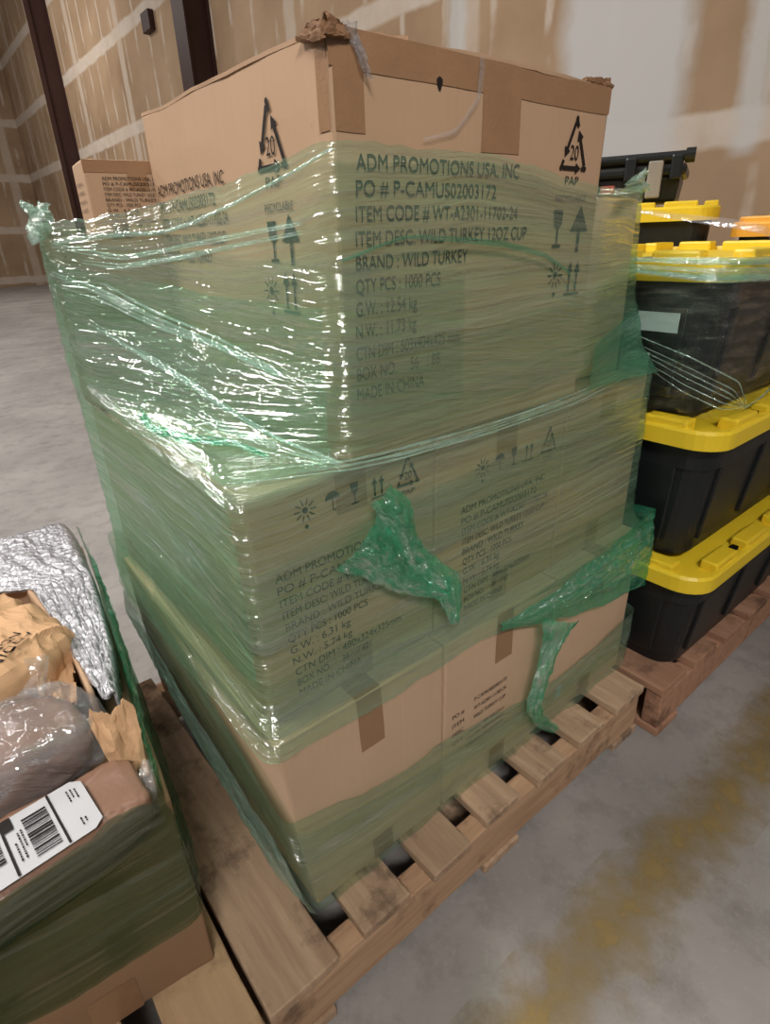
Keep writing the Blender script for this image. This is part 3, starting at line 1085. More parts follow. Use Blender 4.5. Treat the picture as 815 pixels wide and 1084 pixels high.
# boxes behind the top carton, standing on the middle layer
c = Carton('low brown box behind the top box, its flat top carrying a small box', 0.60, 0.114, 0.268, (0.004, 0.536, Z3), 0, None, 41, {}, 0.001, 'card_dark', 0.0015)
c.tape('top', 0.0, 0.04, 0.6, 0.075)
crumpled_sheet('torn_flap', [(0.075, -0.002, 0.268), (0.105, -0.002, 0.268), (0.10, -0.012, 0.285), (0.08, -0.012, 0.280)], 8, 0.003, 'torn', c.root, 5, 0.003, 4)
c = Carton('brown box behind the right side of the top box, wrapped in pale film', 0.216, 0.42, 0.30, (0.646, 0.092, Z3), 0, None, 43, {}, 0.001, 'card_light', 0.0015)
c = Carton('small brown box with tiny print standing behind the left of the top box', 0.155, 0.10, 0.104, (0.062, 0.545, Z3 + 0.270), -0.10, None, 47, {}, 0.0005, 'card', 0.001)
p = Print()
for k, s in enumerate(LINES_A + tail('1000 PCS', '6.31 kg', '5.74 kg', '480x324x325mm', '38 / 42')[:5]):
    p.text(s, 0.024, 0.076 - 0.0073 * k, 0.0046, [0.085, 0.08, 0.088, 0.085, 0.075, 0.05, 0.045, 0.045, 0.07, 0.06][k])
c.ink(p, 'front')
p = Print()
for k in range(4):
    p.text(LINES_A[k], 0.02, 0.07 - 0.012 * k, 0.0045, 0.06)
c.ink(p, 'left')
c.tape('front', 0.0, 0.086, 0.155, 0.103)
c.tape('front', 0.062, 0.062, 0.092, 0.088)

# ================================================================== MAIN STRETCH FILM
wrap = empty('stretch_wrap', (0.44, 0.33, 0.14), 0, 'green plastic stretch film wound around the tall stack of brown boxes', 'stretch film')
ORG = np.array([0.44, 0.33, 0.14])


def wl_(rows):
    return [[np.array(p, float) - ORG for p in r] for r in rows]


# stations: BL, ML, FL, T, TM, TR, FR, MR, BR, B
A = [
    [(-.020, .672, .455), (-.022, .33, .470), (-.028, -.022, .495), (.160, -.014, .484), (.35, -.014, .486), (.60, -.014, .462), (.908, -.016, .455), (.912, .33, .47), (.908, .672, .47), (.44, .676, .47)],
    [(-.016, .668, .500), (-.018, .33, .505), (-.016, -.004, .516), (.160, .004, .518), (.35, .006, .518), (.61, .006, .518), (.903, -.002, .515), (.908, .33, .52), (.903, .668, .52), (.44, .67, .52)],
    [(-.010, .662, .560), (-.004, .33, .555), (-.008, .010, .548), (.160, .023, .548), (.35, .023, .548), (.62, .023, .548), (.900, .020, .548), (.902, .33, .55), (.900, .662, .55), (.44, .664, .55)],
    [(-.010, .662, .836), (-.002, .33, .836), (-.008, .012, .834), (.160, .021, .838), (.35, .021, .838), (.632, .021, .838), (.884, .020, .842), (.886, .33, .84), (.900, .662, .84), (.44, .664, .84)],
    [(-.010, .662, .900), (-.006, .53, .880), (.046, .20, .872), (.145, .012, .872), (.35, .020, .872), (.638, .021, .872), (.876, .055, .890), (.878, .33, .90), (.900, .662, .90), (.44, .664, .90)],
    [(-.008, .662, 1.00), (-.006, .53, .990), (.088, .21, .975), (.145, .012, .980), (.35, .020, .985), (.639, .021, .990), (.872, .078, 1.00), (.873, .33, 1.0), (.900, .62, 1.0), (.44, .664, 1.0)],
    [(-.004, .662, 1.08), (-.006, .53, 1.075), (.090, .20, 1.075), (.145, .012, 1.09), (.35, .020, 1.10), (.640, .021, 1.09), (.870, .084, 1.09), (.871, .33, 1.09), (.900, .60, 1.09), (.44, .664, 1.08)],
    [(-.002, .660, 1.125), (-.006, .53, 1.128), (.092, .20, 1.150), (.145, .012, 1.178), (.35, .020, 1.182), (.642, .021, 1.146), (.868, .086, 1.160), (.869, .33, 1.16), (.890, .60, 1.15), (.44, .664, 1.13)],
]
film_a, PA = loft('film_sheet', wl_(A), 460, 300, M['film'], wrap, True, 14, 0.0016, 3, 0.006, 0.0, 3, 70, 3, 0.0,
                   ((.155 - .44, .022 - .33, .72, 1.0, .030, .003), (.0 - .44, .02 - .33, .40, .71, .040, .0016)))
# rolled upper edge of that sheet
bpy.context.view_layer.update()
Bz = [
    [(.010, .672, .330), (.004, .33, .250), (.010, -.016, .150), (.160, -.012, .148), (.35, -.012, .148), (.60, -.012, .148), (.900, -.016, .148), (.905, .33, .15), (.900, .67, .15), (.44, .672, .15)],
    [(-.012, .672, .42), (-.014, .33, .35), (-.004, -.016, .26), (.160, -.013, .24), (.35, -.013, .23), (.60, -.012, .20), (.904, -.016, .22), (.908, .33, .25), (.904, .67, .3), (.44, .672, .3)],
    [(-.018, .672, .56), (-.022, .33, .52), (-.016, -.016, .374), (.160, -.013, .330), (.35, -.013, .308), (.60, -.013, .262), (.906, -.016, .300), (.910, .33, .4), (.906, .67, .45), (.44, .672, .45)],
]
film_b, PB_ = loft('film_sheet', wl_(Bz), 380, 60, M['film'], wrap, True, 5, 0.0014, 11, 0.006, 0.0, 3, 50, 1)

# further turns of the same film: each lies on the sheet below and shows as an overlap
def turn(G, c0, c1, lo, hi, mat, off, seed):
    nv_, nu_ = G.shape[:2]
    cols = np.arange(c0, c1) % nu_
    ta = np.linspace(0, 1, len(cols))
    wob = 0.012 * fnoise(ta * 6, ta * 0, seed)
    a = np.clip(lo[0] + (lo[1] - lo[0]) * ta + wob, 0, 1) * (nv_ - 1)
    b = np.clip(hi[0] + (hi[1] - hi[0]) * ta + wob * 0.6, 0, 1) * (nv_ - 1)
    m_ = 40
    Q = np.empty((m_, len(cols), 3))
    nr = grid_normals(G, True)
    if np.mean(np.sum(nr * (G - G.mean((0, 1))), 2)) < 0:
        nr = -nr
    UV = np.empty((m_, len(cols), 2))
    for i, c_ in enumerate(cols):
        f = np.linspace(a[i], b[i], m_)
        for k in range(3):
            Q[:, i, k] = np.interp(f, np.arange(nv_), G[:, c_, k]) + off * np.interp(f, np.arange(nv_), nr[:, c_, k])
        UV[:, i, 0] = i * 0.007 + seed
        UV[:, i, 1] = f / nv_ * 0.7 + 0.12 * ta[i] * (1 if seed % 2 else -1)
    grid_mesh('film_turn', Q, mat, wrap, False, UV)


cT = int(np.argmin(np.linalg.norm((PA + ORG)[PA.shape[0] * 3 // 4] - np.array((.150, .02, 1.0)), axis=1)))
cR = int(np.argmin(np.linalg.norm((PA + ORG)[PA.shape[0] * 3 // 4] - np.array((.872, .08, 1.0)), axis=1)))
cF = int(np.argmin(np.linalg.norm((PA + ORG)[PA.shape[0] // 3] - np.array((-.002, .015, .70)), axis=1)))
vZ = int(np.argmin(np.abs((PA + ORG)[:, cT, 2] - 0.85))) / PA.shape[0]
turn(PA, 0, cF - 2, (.10, .16), (vZ * 0.99, vZ * 0.96), M['film_flank'], -0.0022, 3)
turn(PA, 4, cT - 3, (vZ * 1.0, vZ * 1.0), (.93, .84), M['film_flank'], -0.0022, 4)
turn(PA, 8, cT + 30, (.80, .66), (.99, .86), M['film_turn'], 0.0018, 5)
turn(PA, cT - 6, cR, (vZ + .03, vZ + .14), (vZ + .16, .86), M['film_turn'], 0.0018, 7)
turn(PA, cF - 40, cR + 20, (.22, .36), (.38, .50), M['film_turn'], 0.0018, 9)
turn(PA, cF - 60, cR + 20, (.08, .02), (.20, .16), M['film_turn'], 0.0022, 11)
turn(PB_, 60, 330, (.55, .15), (.85, .55), M['film_turn'], 0.0018, 13)

# camera-independent surface lookup on the wrapped stack, for the folds that lie on the film
V3 = [Vector(v) for v in (PA + ORG).reshape(-1, 3)]
nvA, nuA = PA.shape[:2]
Fq = [(j * nuA + i, j * nuA + (i + 1) % nuA, (j + 1) * nuA + (i + 1) % nuA, (j + 1) * nuA + i) for j in range(nvA - 1) for i in range(nuA)]
bvh = BVHTree.FromPolygons(V3, Fq)


EYE = Vector((-0.2261, -0.5202, 1.0927))
_y0, _p0, _q0 = 0.9002, 0.4434, -0.0358
E_F = Vector((math.cos(_y0) * math.cos(_p0), math.sin(_y0) * math.cos(_p0), -math.sin(_p0)))
_er = Vector((math.sin(_y0), -math.cos(_y0), 0))
_eu = _er.cross(E_F)
E_R, E_U = math.cos(_q0) * _er + math.sin(_q0) * _eu, -math.sin(_q0) * _er + math.cos(_q0) * _eu


def on_film(px, py, off=0.003):
    d = (E_F + E_R * ((px - 407.5) / 611.44) - E_U * ((py - 542) / 611.44)).normalized()
    h, n, i, t = bvh.ray_cast(EYE, d)
    if h is None:
        h = EYE + d * 1.0
        n = -d
    if n.dot(d) > 0:
        n = -n
    return np.array(h + n * off), np.array(n)


def fold(pxs, widths, mat='film_fold', crumple=0.002, seed=0, puff=0.003, n=70, m=9, off=0.003, name='film_fold'):
    dense = []
    for a, b in zip(pxs[:-1], pxs[1:]):
        for k in range(6):
            dense.append((a[0] + (b[0] - a[0]) * k / 6, a[1] + (b[1] - a[1]) * k / 6))
    dense.append(pxs[-1])
    hits = [on_film(x, y, off) for x, y in dense]
    P = np.array([h[0] for h in hits]) - ORG
    Nn = np.array([h[1] for h in hits])
    Nn = smooth1(Nn, 0, 4)
    t = np.linspace(0, 1, len(P))
    tt = np.linspace(0, 1, n)
    nn = np.stack([np.interp(tt, t, Nn[:, k]) for k in range(3)], 1)
    nn /= np.linalg.norm(nn, axis=1, keepdims=True)
    return ribbon(name, P, widths, nn, M[mat], wrap, n, m, crumple, seed, puff)


# rolled top edge
fold([(352, 157), (320, 178), (280, 200), (240, 221), (205, 236), (172, 246), (120, 250), (60, 256)], [0.003, 0.004, 0.005, 0.006, 0.008], 'film_fold', 0.001, 2, 0.0015, 120, 6)
rs = random.Random(5)


def strands(path, k, spread, w0, mat='film_fold', seed=0, taper_=0.25):
    """A fan of thin stretched pleats running together along the film."""
    for i in range(k):
        t_ = (i + 0.5) / k * 2 - 1
        n_ = len(path)
        j = rs.uniform(-0.3, 0.3)
        a0 = rs.randint(0, max(0, n_ // 4))
        pts = []
        for q in range(a0, n_):
            f = q / (n_ - 1)
            pts.append((path[q][0] + rs.uniform(-2, 2), path[q][1] + (t_ + j) * spread * (1 - (1 - taper_) * f) + rs.uniform(-1, 1)))
        w_ = w0 * rs.uniform(0.35, 1.0)
        fold(pts, [w_ * 0.4, w_, w_ * 0.8, w_ * 0.3], mat, 0.0009, seed + i, 0.0012, 80, 5, 0.002)


strands([(58, 290), (110, 310), (165, 338), (230, 362), (300, 398)], 7, 16, 0.0055, seed=50)
strands([(56, 262), (90, 270), (130, 276), (180, 268), (240, 255), (320, 240)], 5, 10, 0.0045, seed=60, taper_=1.0)
strands([(96, 338), (140, 368), (190, 398), (240, 432), (300, 468), (362, 491)], 5, 8, 0.0055, seed=70)
strands([(110, 420), (190, 432), (250, 462), (310, 482), (358, 494)], 4, 14, 0.005, seed=80)
strands([(232, 508), (262, 506), (310, 500), (365, 493), (430, 478), (520, 452), (600, 424), (668, 392)], 4, 6, 0.006, seed=90, taper_=0.8)
strands([(148, 436), (165, 455), (200, 466), (250, 470), (285, 486)], 3, 6, 0.012, 'film_dense', 100)
fold([(362, 276), (395, 262), (430, 251), (480, 253), (530, 258), (575, 270), (600, 287), (608, 305)], [0.003, 0.004, 0.005, 0.006, 0.006, 0.006, 0.005, 0.003], 'film_band', 0.0005, 15, 0.0006, 100, 6)

# dense folded band across the right end of the seam, wrapping round the corner
Cb = [
    [(.41, -.018, .492), (.50, -.018, .458), (.62, -.018, .425), (.76, -.018, .392), (.908, -.020, .380), (.918, .12, .375), (.918, .35, .37)],
    [(.41, -.020, .497), (.50, -.024, .475), (.62, -.024, .462), (.76, -.024, .455), (.912, -.024, .460), (.922, .12, .46), (.920, .35, .45)],
    [(.41, -.018, .504), (.50, -.016, .500), (.62, -.012, .508), (.76, -.008, .524), (.908, -.012, .548), (.916, .12, .55), (.914, .35, .55)],
]
loft('film_band', wl_(Cb), 260, 90, M['film_dense'], wrap, False, 3, 0.003, 31, 0.006, 0.0015, 6, 90, 2, 0.002)
ribbon('film_rope', wl_([[(.575, -.030, .440), (.548, -.028, .385), (.528, -.026, .320), (.520, -.024, .262), (.545, -.022, .205), (.580, -.024, .165), (.600, -.030, .146)]])[0],
       [0.115, 0.075, 0.050, 0.045, 0.034, 0.028, 0.020], (0, -1, 0), M['film_dense'], wrap, 150, 36, 0.006, 3, 0.008)
# gathered knot in front of the seam between two middle boxes
ribbon('film_knot', wl_([[(.190, .014, .800), (.215, .014, .755), (.240, .012, .705), (.272, .008, .655), (.302, .002, .615), (.312, -.002, .570), (.314, .000, .545)]])[0],
       [0.040, 0.052, 0.036, 0.034, 0.050, 0.046, 0.020], (0, -1, 0), M['film_dense'], wrap, 160, 40, 0.006, 13, 0.008)
ribbon('film_knot', wl_([[(.150, .016, .742), (.185, .014, .695), (.225, .010, .650), (.262, .006, .628), (.300, .000, .615)]])[0],
       [0.090, 0.070, 0.046, 0.034, 0.040], (0, -1, 0), M['film_dense'], wrap, 120, 30, 0.005, 17, 0.006)
# a darker doubled band on the right shoulder, under the pale box
Db = [
    [(.642, .016, .850), (.77, .016, .850), (.887, .017, .845), (.890, .30, .85)],
    [(.643, .016, .885), (.77, .035, .885), (.879, .053, .888), (.882, .30, .89)],
    [(.644, .016, .93), (.77, .045, .95), (.874, .076, .97), (.877, .30, .97)],
]
loft('film_band', wl_(Db), 60, 30, M['film_band'], wrap, False, 2, 0.001, 33, 0.004, 0.0, 5, 60, 1, 0.003)
# stretched skirt bridging from the left flank to the foot of the near corner
Fb = [
    [(.000, .62, .345), (.002, .30, .245), (.012, .06, .170), (.014, -.018, .148)],
    [(-.026, .62, .400), (-.028, .30, .300), (-.020, .04, .215), (.000, -.022, .180)],
    [(-.018, .62, .450), (-.020, .30, .360), (-.014, .02, .290), (-.010, -.018, .230)],
]
loft('film_skirt', wl_(Fb), 120, 40, M['film_fold'], wrap, False, 2, 0.0015, 37, 0.006, 0.002, 4, 60, 2, 0.002)
# crumpled edge standing at the back left corner and at the right shoulder
crumpled_sheet('film_crest', [np.array(q) - ORG for q in ((-.01, .665, 1.10), (.012, .60, 1.12), (.014, .61, 1.155), (-.006, .668, 1.165))], 16, 0.006, 'film_fold', wrap, 5, 0.0008, 5)
crumpled_sheet('film_crest', [np.array(q) - ORG for q in ((.74, .055, 1.145), (.868, .085, 1.150), (.872, .090, 1.190), (.76, .065, 1.160))], 16, 0.006, 'film_fold', wrap, 8, 0.0008, 5)

# ================================================================== TOTES ON THE RIGHT
TWD, TDP = 0.74, 0.50


def at_corner(x, y):
    return (x + TWD / 2, y + TDP / 2)


LXc = 0.908
x, y = at_corner(LXc, -0.140)
tote('black tote with yellow lid, bottom of the near right stack', (x, y, 0.1415), 0, TWD, TDP, 0.288)
x, y = at_corner(LXc, -0.112)
tote('black tote with yellow lid, second in the near right stack', (x, y, 0.4325), 0, TWD, TDP, 0.312)
x, y = at_corner(LXc - 0.006, -0.075)
t3, tb3 = tote('black tote with yellow lid and pale labels, third up in the near right stack', (x + 0.006, y, 0.748), 0, TWD, TDP, 0.302)
# pale labels on its left end
for (yy, zz, wy, hz, mt) in ((-0.120, 0.180, 0.085, 0.036, 'label_green'), (-0.085, 0.098, 0.06, 0.045, 'label')):
    b = box_bm((-TWD / 2 + 0.012, yy - wy / 2, zz - hz / 2), (-TWD / 2 + 0.0135, yy + wy / 2, zz + hz / 2))
    bm_obj('sticker', b, M[mt], t3)
# second row behind, half hidden
RQ = 0.42
BX, BY = 1.672 - 0.23 * math.sin(RQ) + 0.33 * math.cos(RQ), 0.30 + 0.23 * math.cos(RQ) + 0.33 * math.sin(RQ)
tote('black tote with yellow lid behind the near stack, lowest of those under the toolbox', (BX, BY, 0.1415), RQ, 0.66, 0.46, 0.30)
tote('black tote with yellow lid behind the near stack, middle of those under the toolbox', (BX, BY, 0.4465), RQ, 0.66, 0.46, 0.30)
tote('black tote with yellow lid directly under the black toolbox', (BX, BY, 0.7515), RQ, 0.66, 0.46, 0.405)
x, y = 1.700 + 0.34, 0.085
tote('black tote lowest in the far right stack under the orange lid', (x, y - 0.02, 0.1415), 0, 0.68, 0.46, 0.30)
tote('black tote second in the far right stack under the orange lid', (x, y - 0.02, 0.4465), 0, 0.68, 0.46, 0.30)
tote('tote with orange lid beside the near stack of yellow lids', (x, y - 0.02, 0.7515), 0, 0.68, 0.46, 0.358, 'orange_plastic')


def toolbox(loc, rz):
    w, d, h = 0.24, 0.42, 0.115
    root = empty('toolbox', loc, rz, 'black toolbox with grey latches on the highest yellow lid', 'toolbox')
    bm = bmesh.new()
    add_box(bm, (0, 0, 0), (w, d, h * 0.62), 0.008)
    bm_obj('toolbox_body', bm, M['black_plastic'], root, False, lambda p: (p.x + (0.012 if p.x < w / 2 else -0.012) * (1 - p.z / h), p.y + (0.012 if p.y < d / 2 else -0.012) * (1 - p.z / h), p.z))
    bm = bmesh.new()
    add_box(bm, (-0.008, -0.008, h * 0.6), (w + 0.008, d + 0.008, h * 0.86), 0.01)
    add_box(bm, (0.01, 0.02, h * 0.84), (w - 0.01, d - 0.02, h * 0.96), 0.01)
    bm_obj('toolbox_lid', bm, M['black_plastic'], root)
    for yy in (0.075, 0.335):
        bm_obj('latch', box_bm((-0.024, yy - 0.020, 0.012), (-0.004, yy + 0.020, h * 0.94), 0.004), M['grey_plastic'], root)
    for yy in (0.02, 0.145, 0.265, 0.39):
        bm_obj('handle_bracket', box_bm((-0.022, yy - 0.016, h * 0.5), (0.02, yy + 0.016, h * 1.06), 0.006), M['black_plastic'], root)
    bm = bmesh.new()
    r = bmesh.ops.create_cone(bm, cap_ends=True, segments=14, radius1=0.013, radius2=0.013, depth=0.44, matrix=Matrix.Translation((-0.004, d / 2, h * 1.02)) @ Matrix.Rotation(PI / 2, 4, 'X'))
    for yy in (-0.012, d + 0.012):
        bmesh.ops.create_cone(bm, cap_ends=True, segments=14, radius1=0.019, radius2=0.019, depth=0.025, matrix=Matrix.Translation((-0.004, yy, h * 1.02)) @ Matrix.Rotation(PI / 2, 4, 'X'))
    bm_obj('handle', bm, M['black_plastic'], root)
    bm_obj('red_clip', box_bm((-0.012, 0.185, 0.03), (-0.002, 0.225, 0.052), 0.003), M['red'], root)
    return root


_c, _s = math.cos(RQ), math.sin(RQ)
lx, ly = -0.27, -0.115
toolbox((BX + _c * lx - _s * ly, BY + _s * lx + _c * ly, 0.7515 + 0.4095), RQ)

# clear film around the upper totes
cw = empty('stretch_wrap', (1.28, 0.17, 0.74), 0, 'clear plastic stretch film around the near stack of black totes', 'stretch film')
OC = np.array([1.28, 0.17, 0.74])
y0f = -0.084
x0f = LXc - 0.014
Gb = [
    [(x0f + 0.03, .45, .775), (x0f + .02, .15, .775), (x0f + .045, y0f + .015, .760), (1.05, y0f + .01, .755), (1.35, y0f + .012, .79), (1.68, y0f + .015, .80)],
    [(x0f + 0.01, .45, .86), (x0f + .004, .15, .86), (x0f + .004, y0f, .87), (1.05, y0f - .006, .86), (1.35, y0f - .004, .88), (1.68, y0f, .90)],
    [(x0f - .004, .45, 1.01), (x0f - .006, .15, 1.01), (x0f - .010, y0f - .008, 1.01), (1.05, y0f - .010, 1.01), (1.35, y0f - .010, 1.01), (1.68, y0f - .01, 1.01)],
    [(x0f - .002, .45, 1.052), (x0f - .004, .15, 1.055), (x0f - .004, y0f - .002, 1.052), (1.05, y0f - .002, 1.054), (1.35, y0f - .002, 1.052), (1.68, y0f, 1.055)],
]
loft('film_sheet', [[np.array(p) - OC for p in r] for r in Gb], 200, 70, M['film_clear'], cw, False, 4, 0.003, 51, 0.01, 0.002, 4, 40, 2)
rs2 = random.Random(12)
for k in range(7):
    e = rs2.uniform(-0.05, 0.05)
    ribbon('film_fold', [np.array(q) - OC for q in ([x0f - .008, .10 + e, .90 + e], [x0f - .006, y0f + .05, .86 + e], [.96 + e, y0f - .010, .815 + e * 0.6], [1.04 + e * 0.4, y0f - .010, .765])], [0.0005, 0.0016, 0.0026, 0.002], (-.5, -.9, 0.2), M['film_fold'], cw, 70, 6, 0.0012, 60 + k, 0.001)
for k in range(5):
    e = rs2.uniform(-0.02, 0.02)
    ribbon('film_fold', [np.array(q) - OC for q in ([1.26 + e, y0f - .008, .85 + e], [1.20 + e, y0f - .010, .80 + e * 0.5], [1.12, y0f - .010, .772], [1.04, y0f - .008, .760])], [0.002, 0.004, 0.004, 0.002], (0, -1, 0.1), M['film_fold'], cw, 60, 6, 0.0012, 80 + k, 0.001)
for k in range(6):
    e = rs2.uniform(-0.018, 0.018)
    ribbon('film_fold', [np.array(q) - OC for q in ([x0f - .012, .30, 1.04 + e * 0.3], [x0f - .014, y0f + .03, 1.025 + e], [1.05, y0f - .014, 1.018 + e], [1.5, y0f - .016, 1.022 + e * 0.5])], [0.004, 0.010, 0.010, 0.006], (-.2, -.95, 0.1), M['film_fold'], cw, 80, 6, 0.0015, 90 + k, 0.001)
ribbon('film_fold', [np.array(q) - OC for q in ([x0f - .012, .10, 1.12], [.96, y0f - .004, 1.085], [1.06, y0f - .012, 1.035], [1.2, y0f - .014, 1.015])], [0.006, 0.016, 0.012, 0.008], (-.3, -.9, .3), M['bag_clear'], cw, 60, 8, 0.002, 99, 0.002)

# ================================================================== LEFT PARCEL PALLET
LR = 0.115  # clockwise turn of the lower-left load
LSW, LSD, LSH = 0.56, 0.80, 0.340
ca, sa = math.cos(-LR), math.sin(-LR)
# near right lower corner of the load at (-0.128, 0.010)
LO = Vector((-0.136 - ca * LSW, 0.034 - sa * LSW, 0.1405))
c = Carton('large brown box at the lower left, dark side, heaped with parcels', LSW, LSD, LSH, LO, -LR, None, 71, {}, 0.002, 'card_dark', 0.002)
c.tape('front', LSW - 0.16, 0.0, LSW - 0.10, 0.07)


def ls(a, b, z):
    """Point on the load: a metres left of its right side, b metres behind its front."""
    lx_, ly_ = LSW - a, b
    return (LO.x + ca * lx_ - sa * ly_, LO.y + sa * lx_ + ca * ly_, z)


ZT = 0.1405 + LSH


def blob_box(name, cen, dims, rz, mat, n=14, amp=0.008, power=4.0, seed=0, freq=14, tilt=0.0, parent=None, label=None, cat=None, smooth=True, crease=0.0):
    """Soft rounded parcel: superellipsoid with crumpling, flat-bottomed."""
    nu, nv = n * 4, n * 2
    P = np.empty((nv, nu, 3))
    for j in range(nv):
        ph = -PI / 2 + PI * (j + 0.5) / nv
        for i in range(nu):
            th = 2 * PI * i / nu
            f = lambda c_: math.copysign(abs(c_) ** (2 / power), c_)
            P[j, i] = (f(math.cos(ph)) * f(math.cos(th)), f(math.cos(ph)) * f(math.sin(th)), f(math.sin(ph)))
    dd = np.array(dims) / 2
    Q = P * dd
    for j in range(nv):
        for i in range(nu):
            q = Vector(Q[j, i]) * freq + Vector((seed * 5.3, 0, 0))
            k = mnoise.noise(q) + 0.5 * abs(mnoise.noise(q * 2.7)) + 0.25 * mnoise.noise(q * 6)
            if crease:
                w1 = Vector(Q[j, i]) + Vector((mnoise.noise(q * 0.7), mnoise.noise(q * 0.7 + Vector((9, 0, 0))), 0)) * 0.03
                for (fa, fb, fc, am) in ((8, 20, 3.0, 1.0), (24, 9, 8.0, 0.8), (40, 34, 5.0, 0.35)):
                    k += crease * am * (max(0.0, 1 - 3.2 * abs(mnoise.noise(Vector((w1.x * fa, w1.y * fb, fc))))) ** 1.6 - 0.3)
            Q[j, i] += np.array(Vector(P[j, i]).normalized()) * amp * k
    Q[..., 2] = np.maximum(Q[..., 2], -dd[2])
    Q[..., 2] += dd[2]
    Rm = Matrix.Rotation(tilt, 3, 'X')
    me_v = Q.reshape(-1, 3)
    me_v = np.array([Rm @ Vector(v) for v in me_v])
    me_v[:, 2] -= me_v[:, 2].min()
    faces = [(j * nu + i, j * nu + (i + 1) % nu, (j + 1) * nu + (i + 1) % nu, (j + 1) * nu + i) for j in range(nv - 1) for i in range(nu)]
    faces += [tuple(reversed(range(nu))), tuple((nv - 1) * nu + i for i in range(nu))]
    uv = [(float(v[0]) + float(v[2]), float(v[1]) + float(v[2]) * 0.6) for v in me_v]
    o = mesh_obj(name, me_v, faces, mat, parent, smooth, uv)
    o.location = cen
    o.rotation_euler = (0, 0, rz)
    if label:
        tag(o, label, cat)
    return o


# the brown mailer with the shipping label
mail = empty('brown_parcel', (-0.282, 0.042, ZT + 0.001), 0.10, 'brown parcel with white barcode label at the front of the lower left load', 'parcel')
blob_box('parcel_body', (0, 0, 0), (0.25, 0.100, 0.050), 0, M['mailer'], 22, 0.005, 6.0, 3, 26, 0.0, mail)
ZL = 0.0560
mesh_obj('shipping_label', [(-0.112, -0.046, ZL - .001), (0.060, -0.046, ZL), (0.070, -0.038, ZL), (0.070, 0.028, ZL), (0.060, 0.036, ZL), (-0.112, 0.036, ZL - .001)], [(0, 1, 2, 3, 4, 5)], M['label'], mail, thick=0.0006)
p = Print()
# label frame: u along the label, v across it
p.rect(0.034, -0.045, 0.0365, 0.035)
p.rect(-0.014, -0.045, -0.0115, 0.035)
p.rect(-0.0115, 0.016, -0.002, 0.035)
random.seed(9)
yb = 0.022
while yb > -0.036:
    t_ = random.choice((0.001, 0.0015, 0.0025, 0.003))
    p.rect(0.006, yb - t_, 0.030, yb)
    yb -= t_ + random.choice((0.0008, 0.0012, 0.002))
yb = 0.014
while yb > -0.020:
    t_ = random.choice((0.001, 0.002, 0.003))
    p.rect(-0.030, yb - t_, -0.018, yb)
    yb -= t_ + random.choice((0.001, 0.002))
pl = p.build('label_print', lambda u, v: (u, v, ZL + 0.0012), M['ink'], mail)
p = Print()
p.text('BI-1A01', 0.0, 0.0, 0.007, 0.042)
p.build('label_print', lambda u, v: (-0.040 + v, 0.022 - u, ZL + 0.0012), M['ink'], mail)
p = Print()  # rows of print too small to read
for (uu, v0, v1) in ((-0.002, 0.008, -0.030), (0.0015, 0.010, -0.016), (-0.0065, -0.004, -0.032), (0.052, -0.022, -0.034), (0.056, -0.024, -0.034), (0.052, 0.024, 0.004), (0.056, 0.024, 0.010), (0.060, 0.022, 0.006)):
    v = v0
    while v > v1 + 0.002:
        ln_ = random.uniform(0.0015, 0.004)
        p.rect(uu, max(v1, v - ln_), uu + 0.0016, v)
        v -= ln_ + 0.0012
p.build('label_print', lambda u, v: (u, v, ZL + 0.0012), M['ink'], mail)

# brown bundle in a clear bag
bb = empty('bagged_parcel', (-0.300, 0.178, ZT + 0.001), 0.12, 'brown bundle inside a crinkled clear plastic bag on the lower left load', 'parcel')
blob_box('bundle', (0, 0, 0.002), (0.225, 0.125, 0.085), 0, M['mailer'], 14, 0.008, 4.0, 5, 12, 0.0, bb)
blob_box('clear_bag', (0, 0, 0.000), (0.26, 0.148, 0.100), 0, M['bag_clear'], 20, 0.012, 3.2, 8, 20, 0.0, bb)
ribbon('bag_neck', [(0.075, 0.045, 0.080), (0.092, 0.055, 0.10), (0.100, 0.072, 0.118)], [0.030, 0.016, 0.028], (0.2, -0.5, 0.8), M['bag_clear'], bb, 40, 10, 0.006, 4, 0.004)
# torn kraft flap
fl_ = crumpled_sheet('cardboard_scrap', [(-0.176, 0.094, ZT + 0.002), (-0.142, 0.090, ZT + 0.002), (-0.134, 0.128, ZT + 0.092), (-0.186, 0.140, ZT + 0.088)], 22, 0.005, 'kraft', None, 31, 0.0025, 3)
tag(fl_, 'torn piece of tan kraft cardboard standing beside the clear bag', 'cardboard piece')

# kraft paper bag, crumpled open end towards the right
kb = empty('paper_bag', (-0.312, 0.385, ZT + 0.001), 0.0, 'crumpled tan paper bag with dark lettering on the lower left load', 'paper bag')
bag_o = blob_box('bag_body', (0, 0, 0), (0.27, 0.27, 0.118), 0.3, M['kraft'], 30, 0.010, 4.2, 14, 6, 0.0, kb, None, None, False, 0.8)
crumpled_sheet('bag_mouth', [(0.09, -0.165, 0.075), (0.125, -0.160, 0.045), (0.145, -0.02, 0.060), (0.105, 0.03, 0.112)], 24, 0.009, 'kraft', kb, 41, 0.001, 4)
p = Print()
p.text('ADDIN', 0, 0, 0.0115, 0.078)
p.text('NOR', 0.004, -0.018, 0.0115, 0.046)
ZK = 0.1235
_d = Vector((-0.71, -0.71))
_up = Vector((0.71, -0.71))


bag_rot = Matrix.Rotation(0.3, 3, 'Z')
bag_bvh = BVHTree.FromPolygons([bag_rot @ v.co for v in bag_o.data.vertices], [tuple(q.vertices) for q in bag_o.data.polygons])


def on_bag(u, v):
    q = Vector((0.104, -0.048)) + _d * u + _up * v
    h = bag_bvh.ray_cast(Vector((q.x, q.y, 0.5)), Vector((0, 0, -1)))[0]
    return (q.x, q.y, (h.z if h else ZK) + 0.0022)


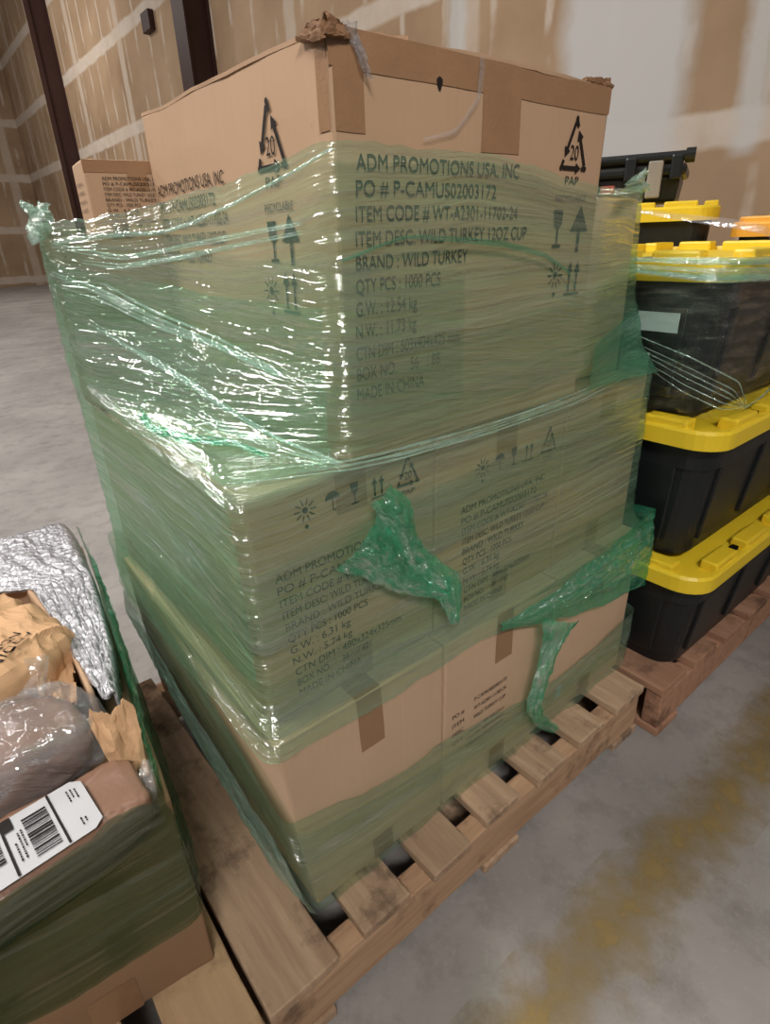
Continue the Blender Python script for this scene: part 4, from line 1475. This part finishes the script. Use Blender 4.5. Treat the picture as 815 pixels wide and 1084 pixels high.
p.build('bag_lettering', on_bag, M['ink'], kb)

# curved kraft wall of an opened box behind the bag
cv = [(q[0], q[1], ZT + 0.002) for q in resample([(-.300, .68), (-.222, .640), (-.186, .573), (-.172, .43), (-.168, .31), (-.170, .20)], 30)[0]]
P = np.array([[np.array(q) + np.array((0, 0, hh)) for q in cv] for hh in np.linspace(0, 0.075, 6)])
o = grid_mesh('bent_cardboard', P, M['card'], None, smooth=True)
md = o.modifiers.new('thickness', 'SOLIDIFY')
md.thickness = 0.006
tag(o, 'bent brown cardboard sheet standing between paper bag and silver film', 'cardboard piece')

# silver bubble film over the back of the load
n = 70
P = np.empty((n, n, 3))
for j in range(n):
    for i in range(n):
        b_ = 0.175 + 0.625 * j / (n - 1)
        xr = np.interp(b_, (.17, .303, .528, .80), (-.146, -.116, -.082, -.056))
        xl = np.interp(b_, (.17, .335, .54, .62, .80), (-.158, -.166, -.176, -.30, -.44))
        f_ = i / (n - 1)
        P[j, i] = (xr + (xl - xr) * f_, b_, ZT + 0.074 - 0.05 * max(0, (0.06 - f_) / 0.06) ** 2)
U, V = np.meshgrid(np.linspace(0, .4, n), np.linspace(0, .6, n))
P[..., 2] += 0.010 * np.abs(fnoise(U * 22, V * 9, 5)) + 0.004 * fnoise(U * 60, V * 60, 8, 2)
o = grid_mesh('bubble_film', P, M['silver'], None, smooth=True)
md = o.modifiers.new('thickness', 'SOLIDIFY')
md.thickness = 0.004
tag(o, 'silvery crinkled bubble film over the back of the lower left load', 'bubble film')
# box that carries it
c = Carton('brown box under the silvery film at the back of the lower left load', 0.20, 0.145, 0.066, (-0.290, 0.655, ZT + 0.001), -LR, None, 77, {}, 0.0, 'card', 0.001)

# green film round the lower-left load
lw = empty('stretch_wrap', (LO.x, LO.y, 0.14), 0, 'shade-toned green plastic stretch film around the lower left parcel load', 'stretch film')
OL = np.array([LO.x, LO.y, 0.14])
Hb = [
    [ls(-0.006, .80, .30), ls(-.006, .45, .29), ls(-.006, .22, .29), ls(-.006, -.006, .265), ls(.25, -.007, .25), ls(.56, -.007, .23)],
    [ls(-0.014, .80, .42), ls(-.016, .45, .42), ls(-.016, .22, .42), ls(-.012, -.012, .40), ls(.25, -.012, .40), ls(.56, -.012, .40)],
    [(-.040, .82, .50), (-.075, .505, .50), (-.108, .28, .49), (-.144, .004, .475), (-.24, -.020, .490), (-.70, -.070, .490)],
    [(-.044, .82, .545), (-.080, .505, .555), (-.112, .28, .545), (-.152, .004, .532), (-.24, -.020, .548), (-.70, -.07, .560)],
]
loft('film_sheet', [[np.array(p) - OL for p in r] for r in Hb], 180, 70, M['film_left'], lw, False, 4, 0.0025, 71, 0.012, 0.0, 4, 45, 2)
Ib = [
    [(-.056, .62, .46), (-.084, .42, .45), (-.116, .20, .42), (-.136, .05, .38)],
    [(-.066, .62, .565), (-.090, .42, .565), (-.124, .20, .545), (-.146, .05, .520)],
]
loft('film_band', [[np.array(p) - OL for p in r] for r in Ib], 90, 24, M['film_dense'], lw, False, 2, 0.002, 73, 0.006, 0.004, 5, 50, 1, 0.002)
ribbon('film_fold', [np.array(q) - OL for q in ((-.142, .075, .520), (-.160, .032, .512), (-.205, .014, .495))], [0.012, 0.022, 0.010], (-0.3, -0.8, 0.5), M['bag_clear'], lw, 50, 10, 0.006, 9, 0.003)
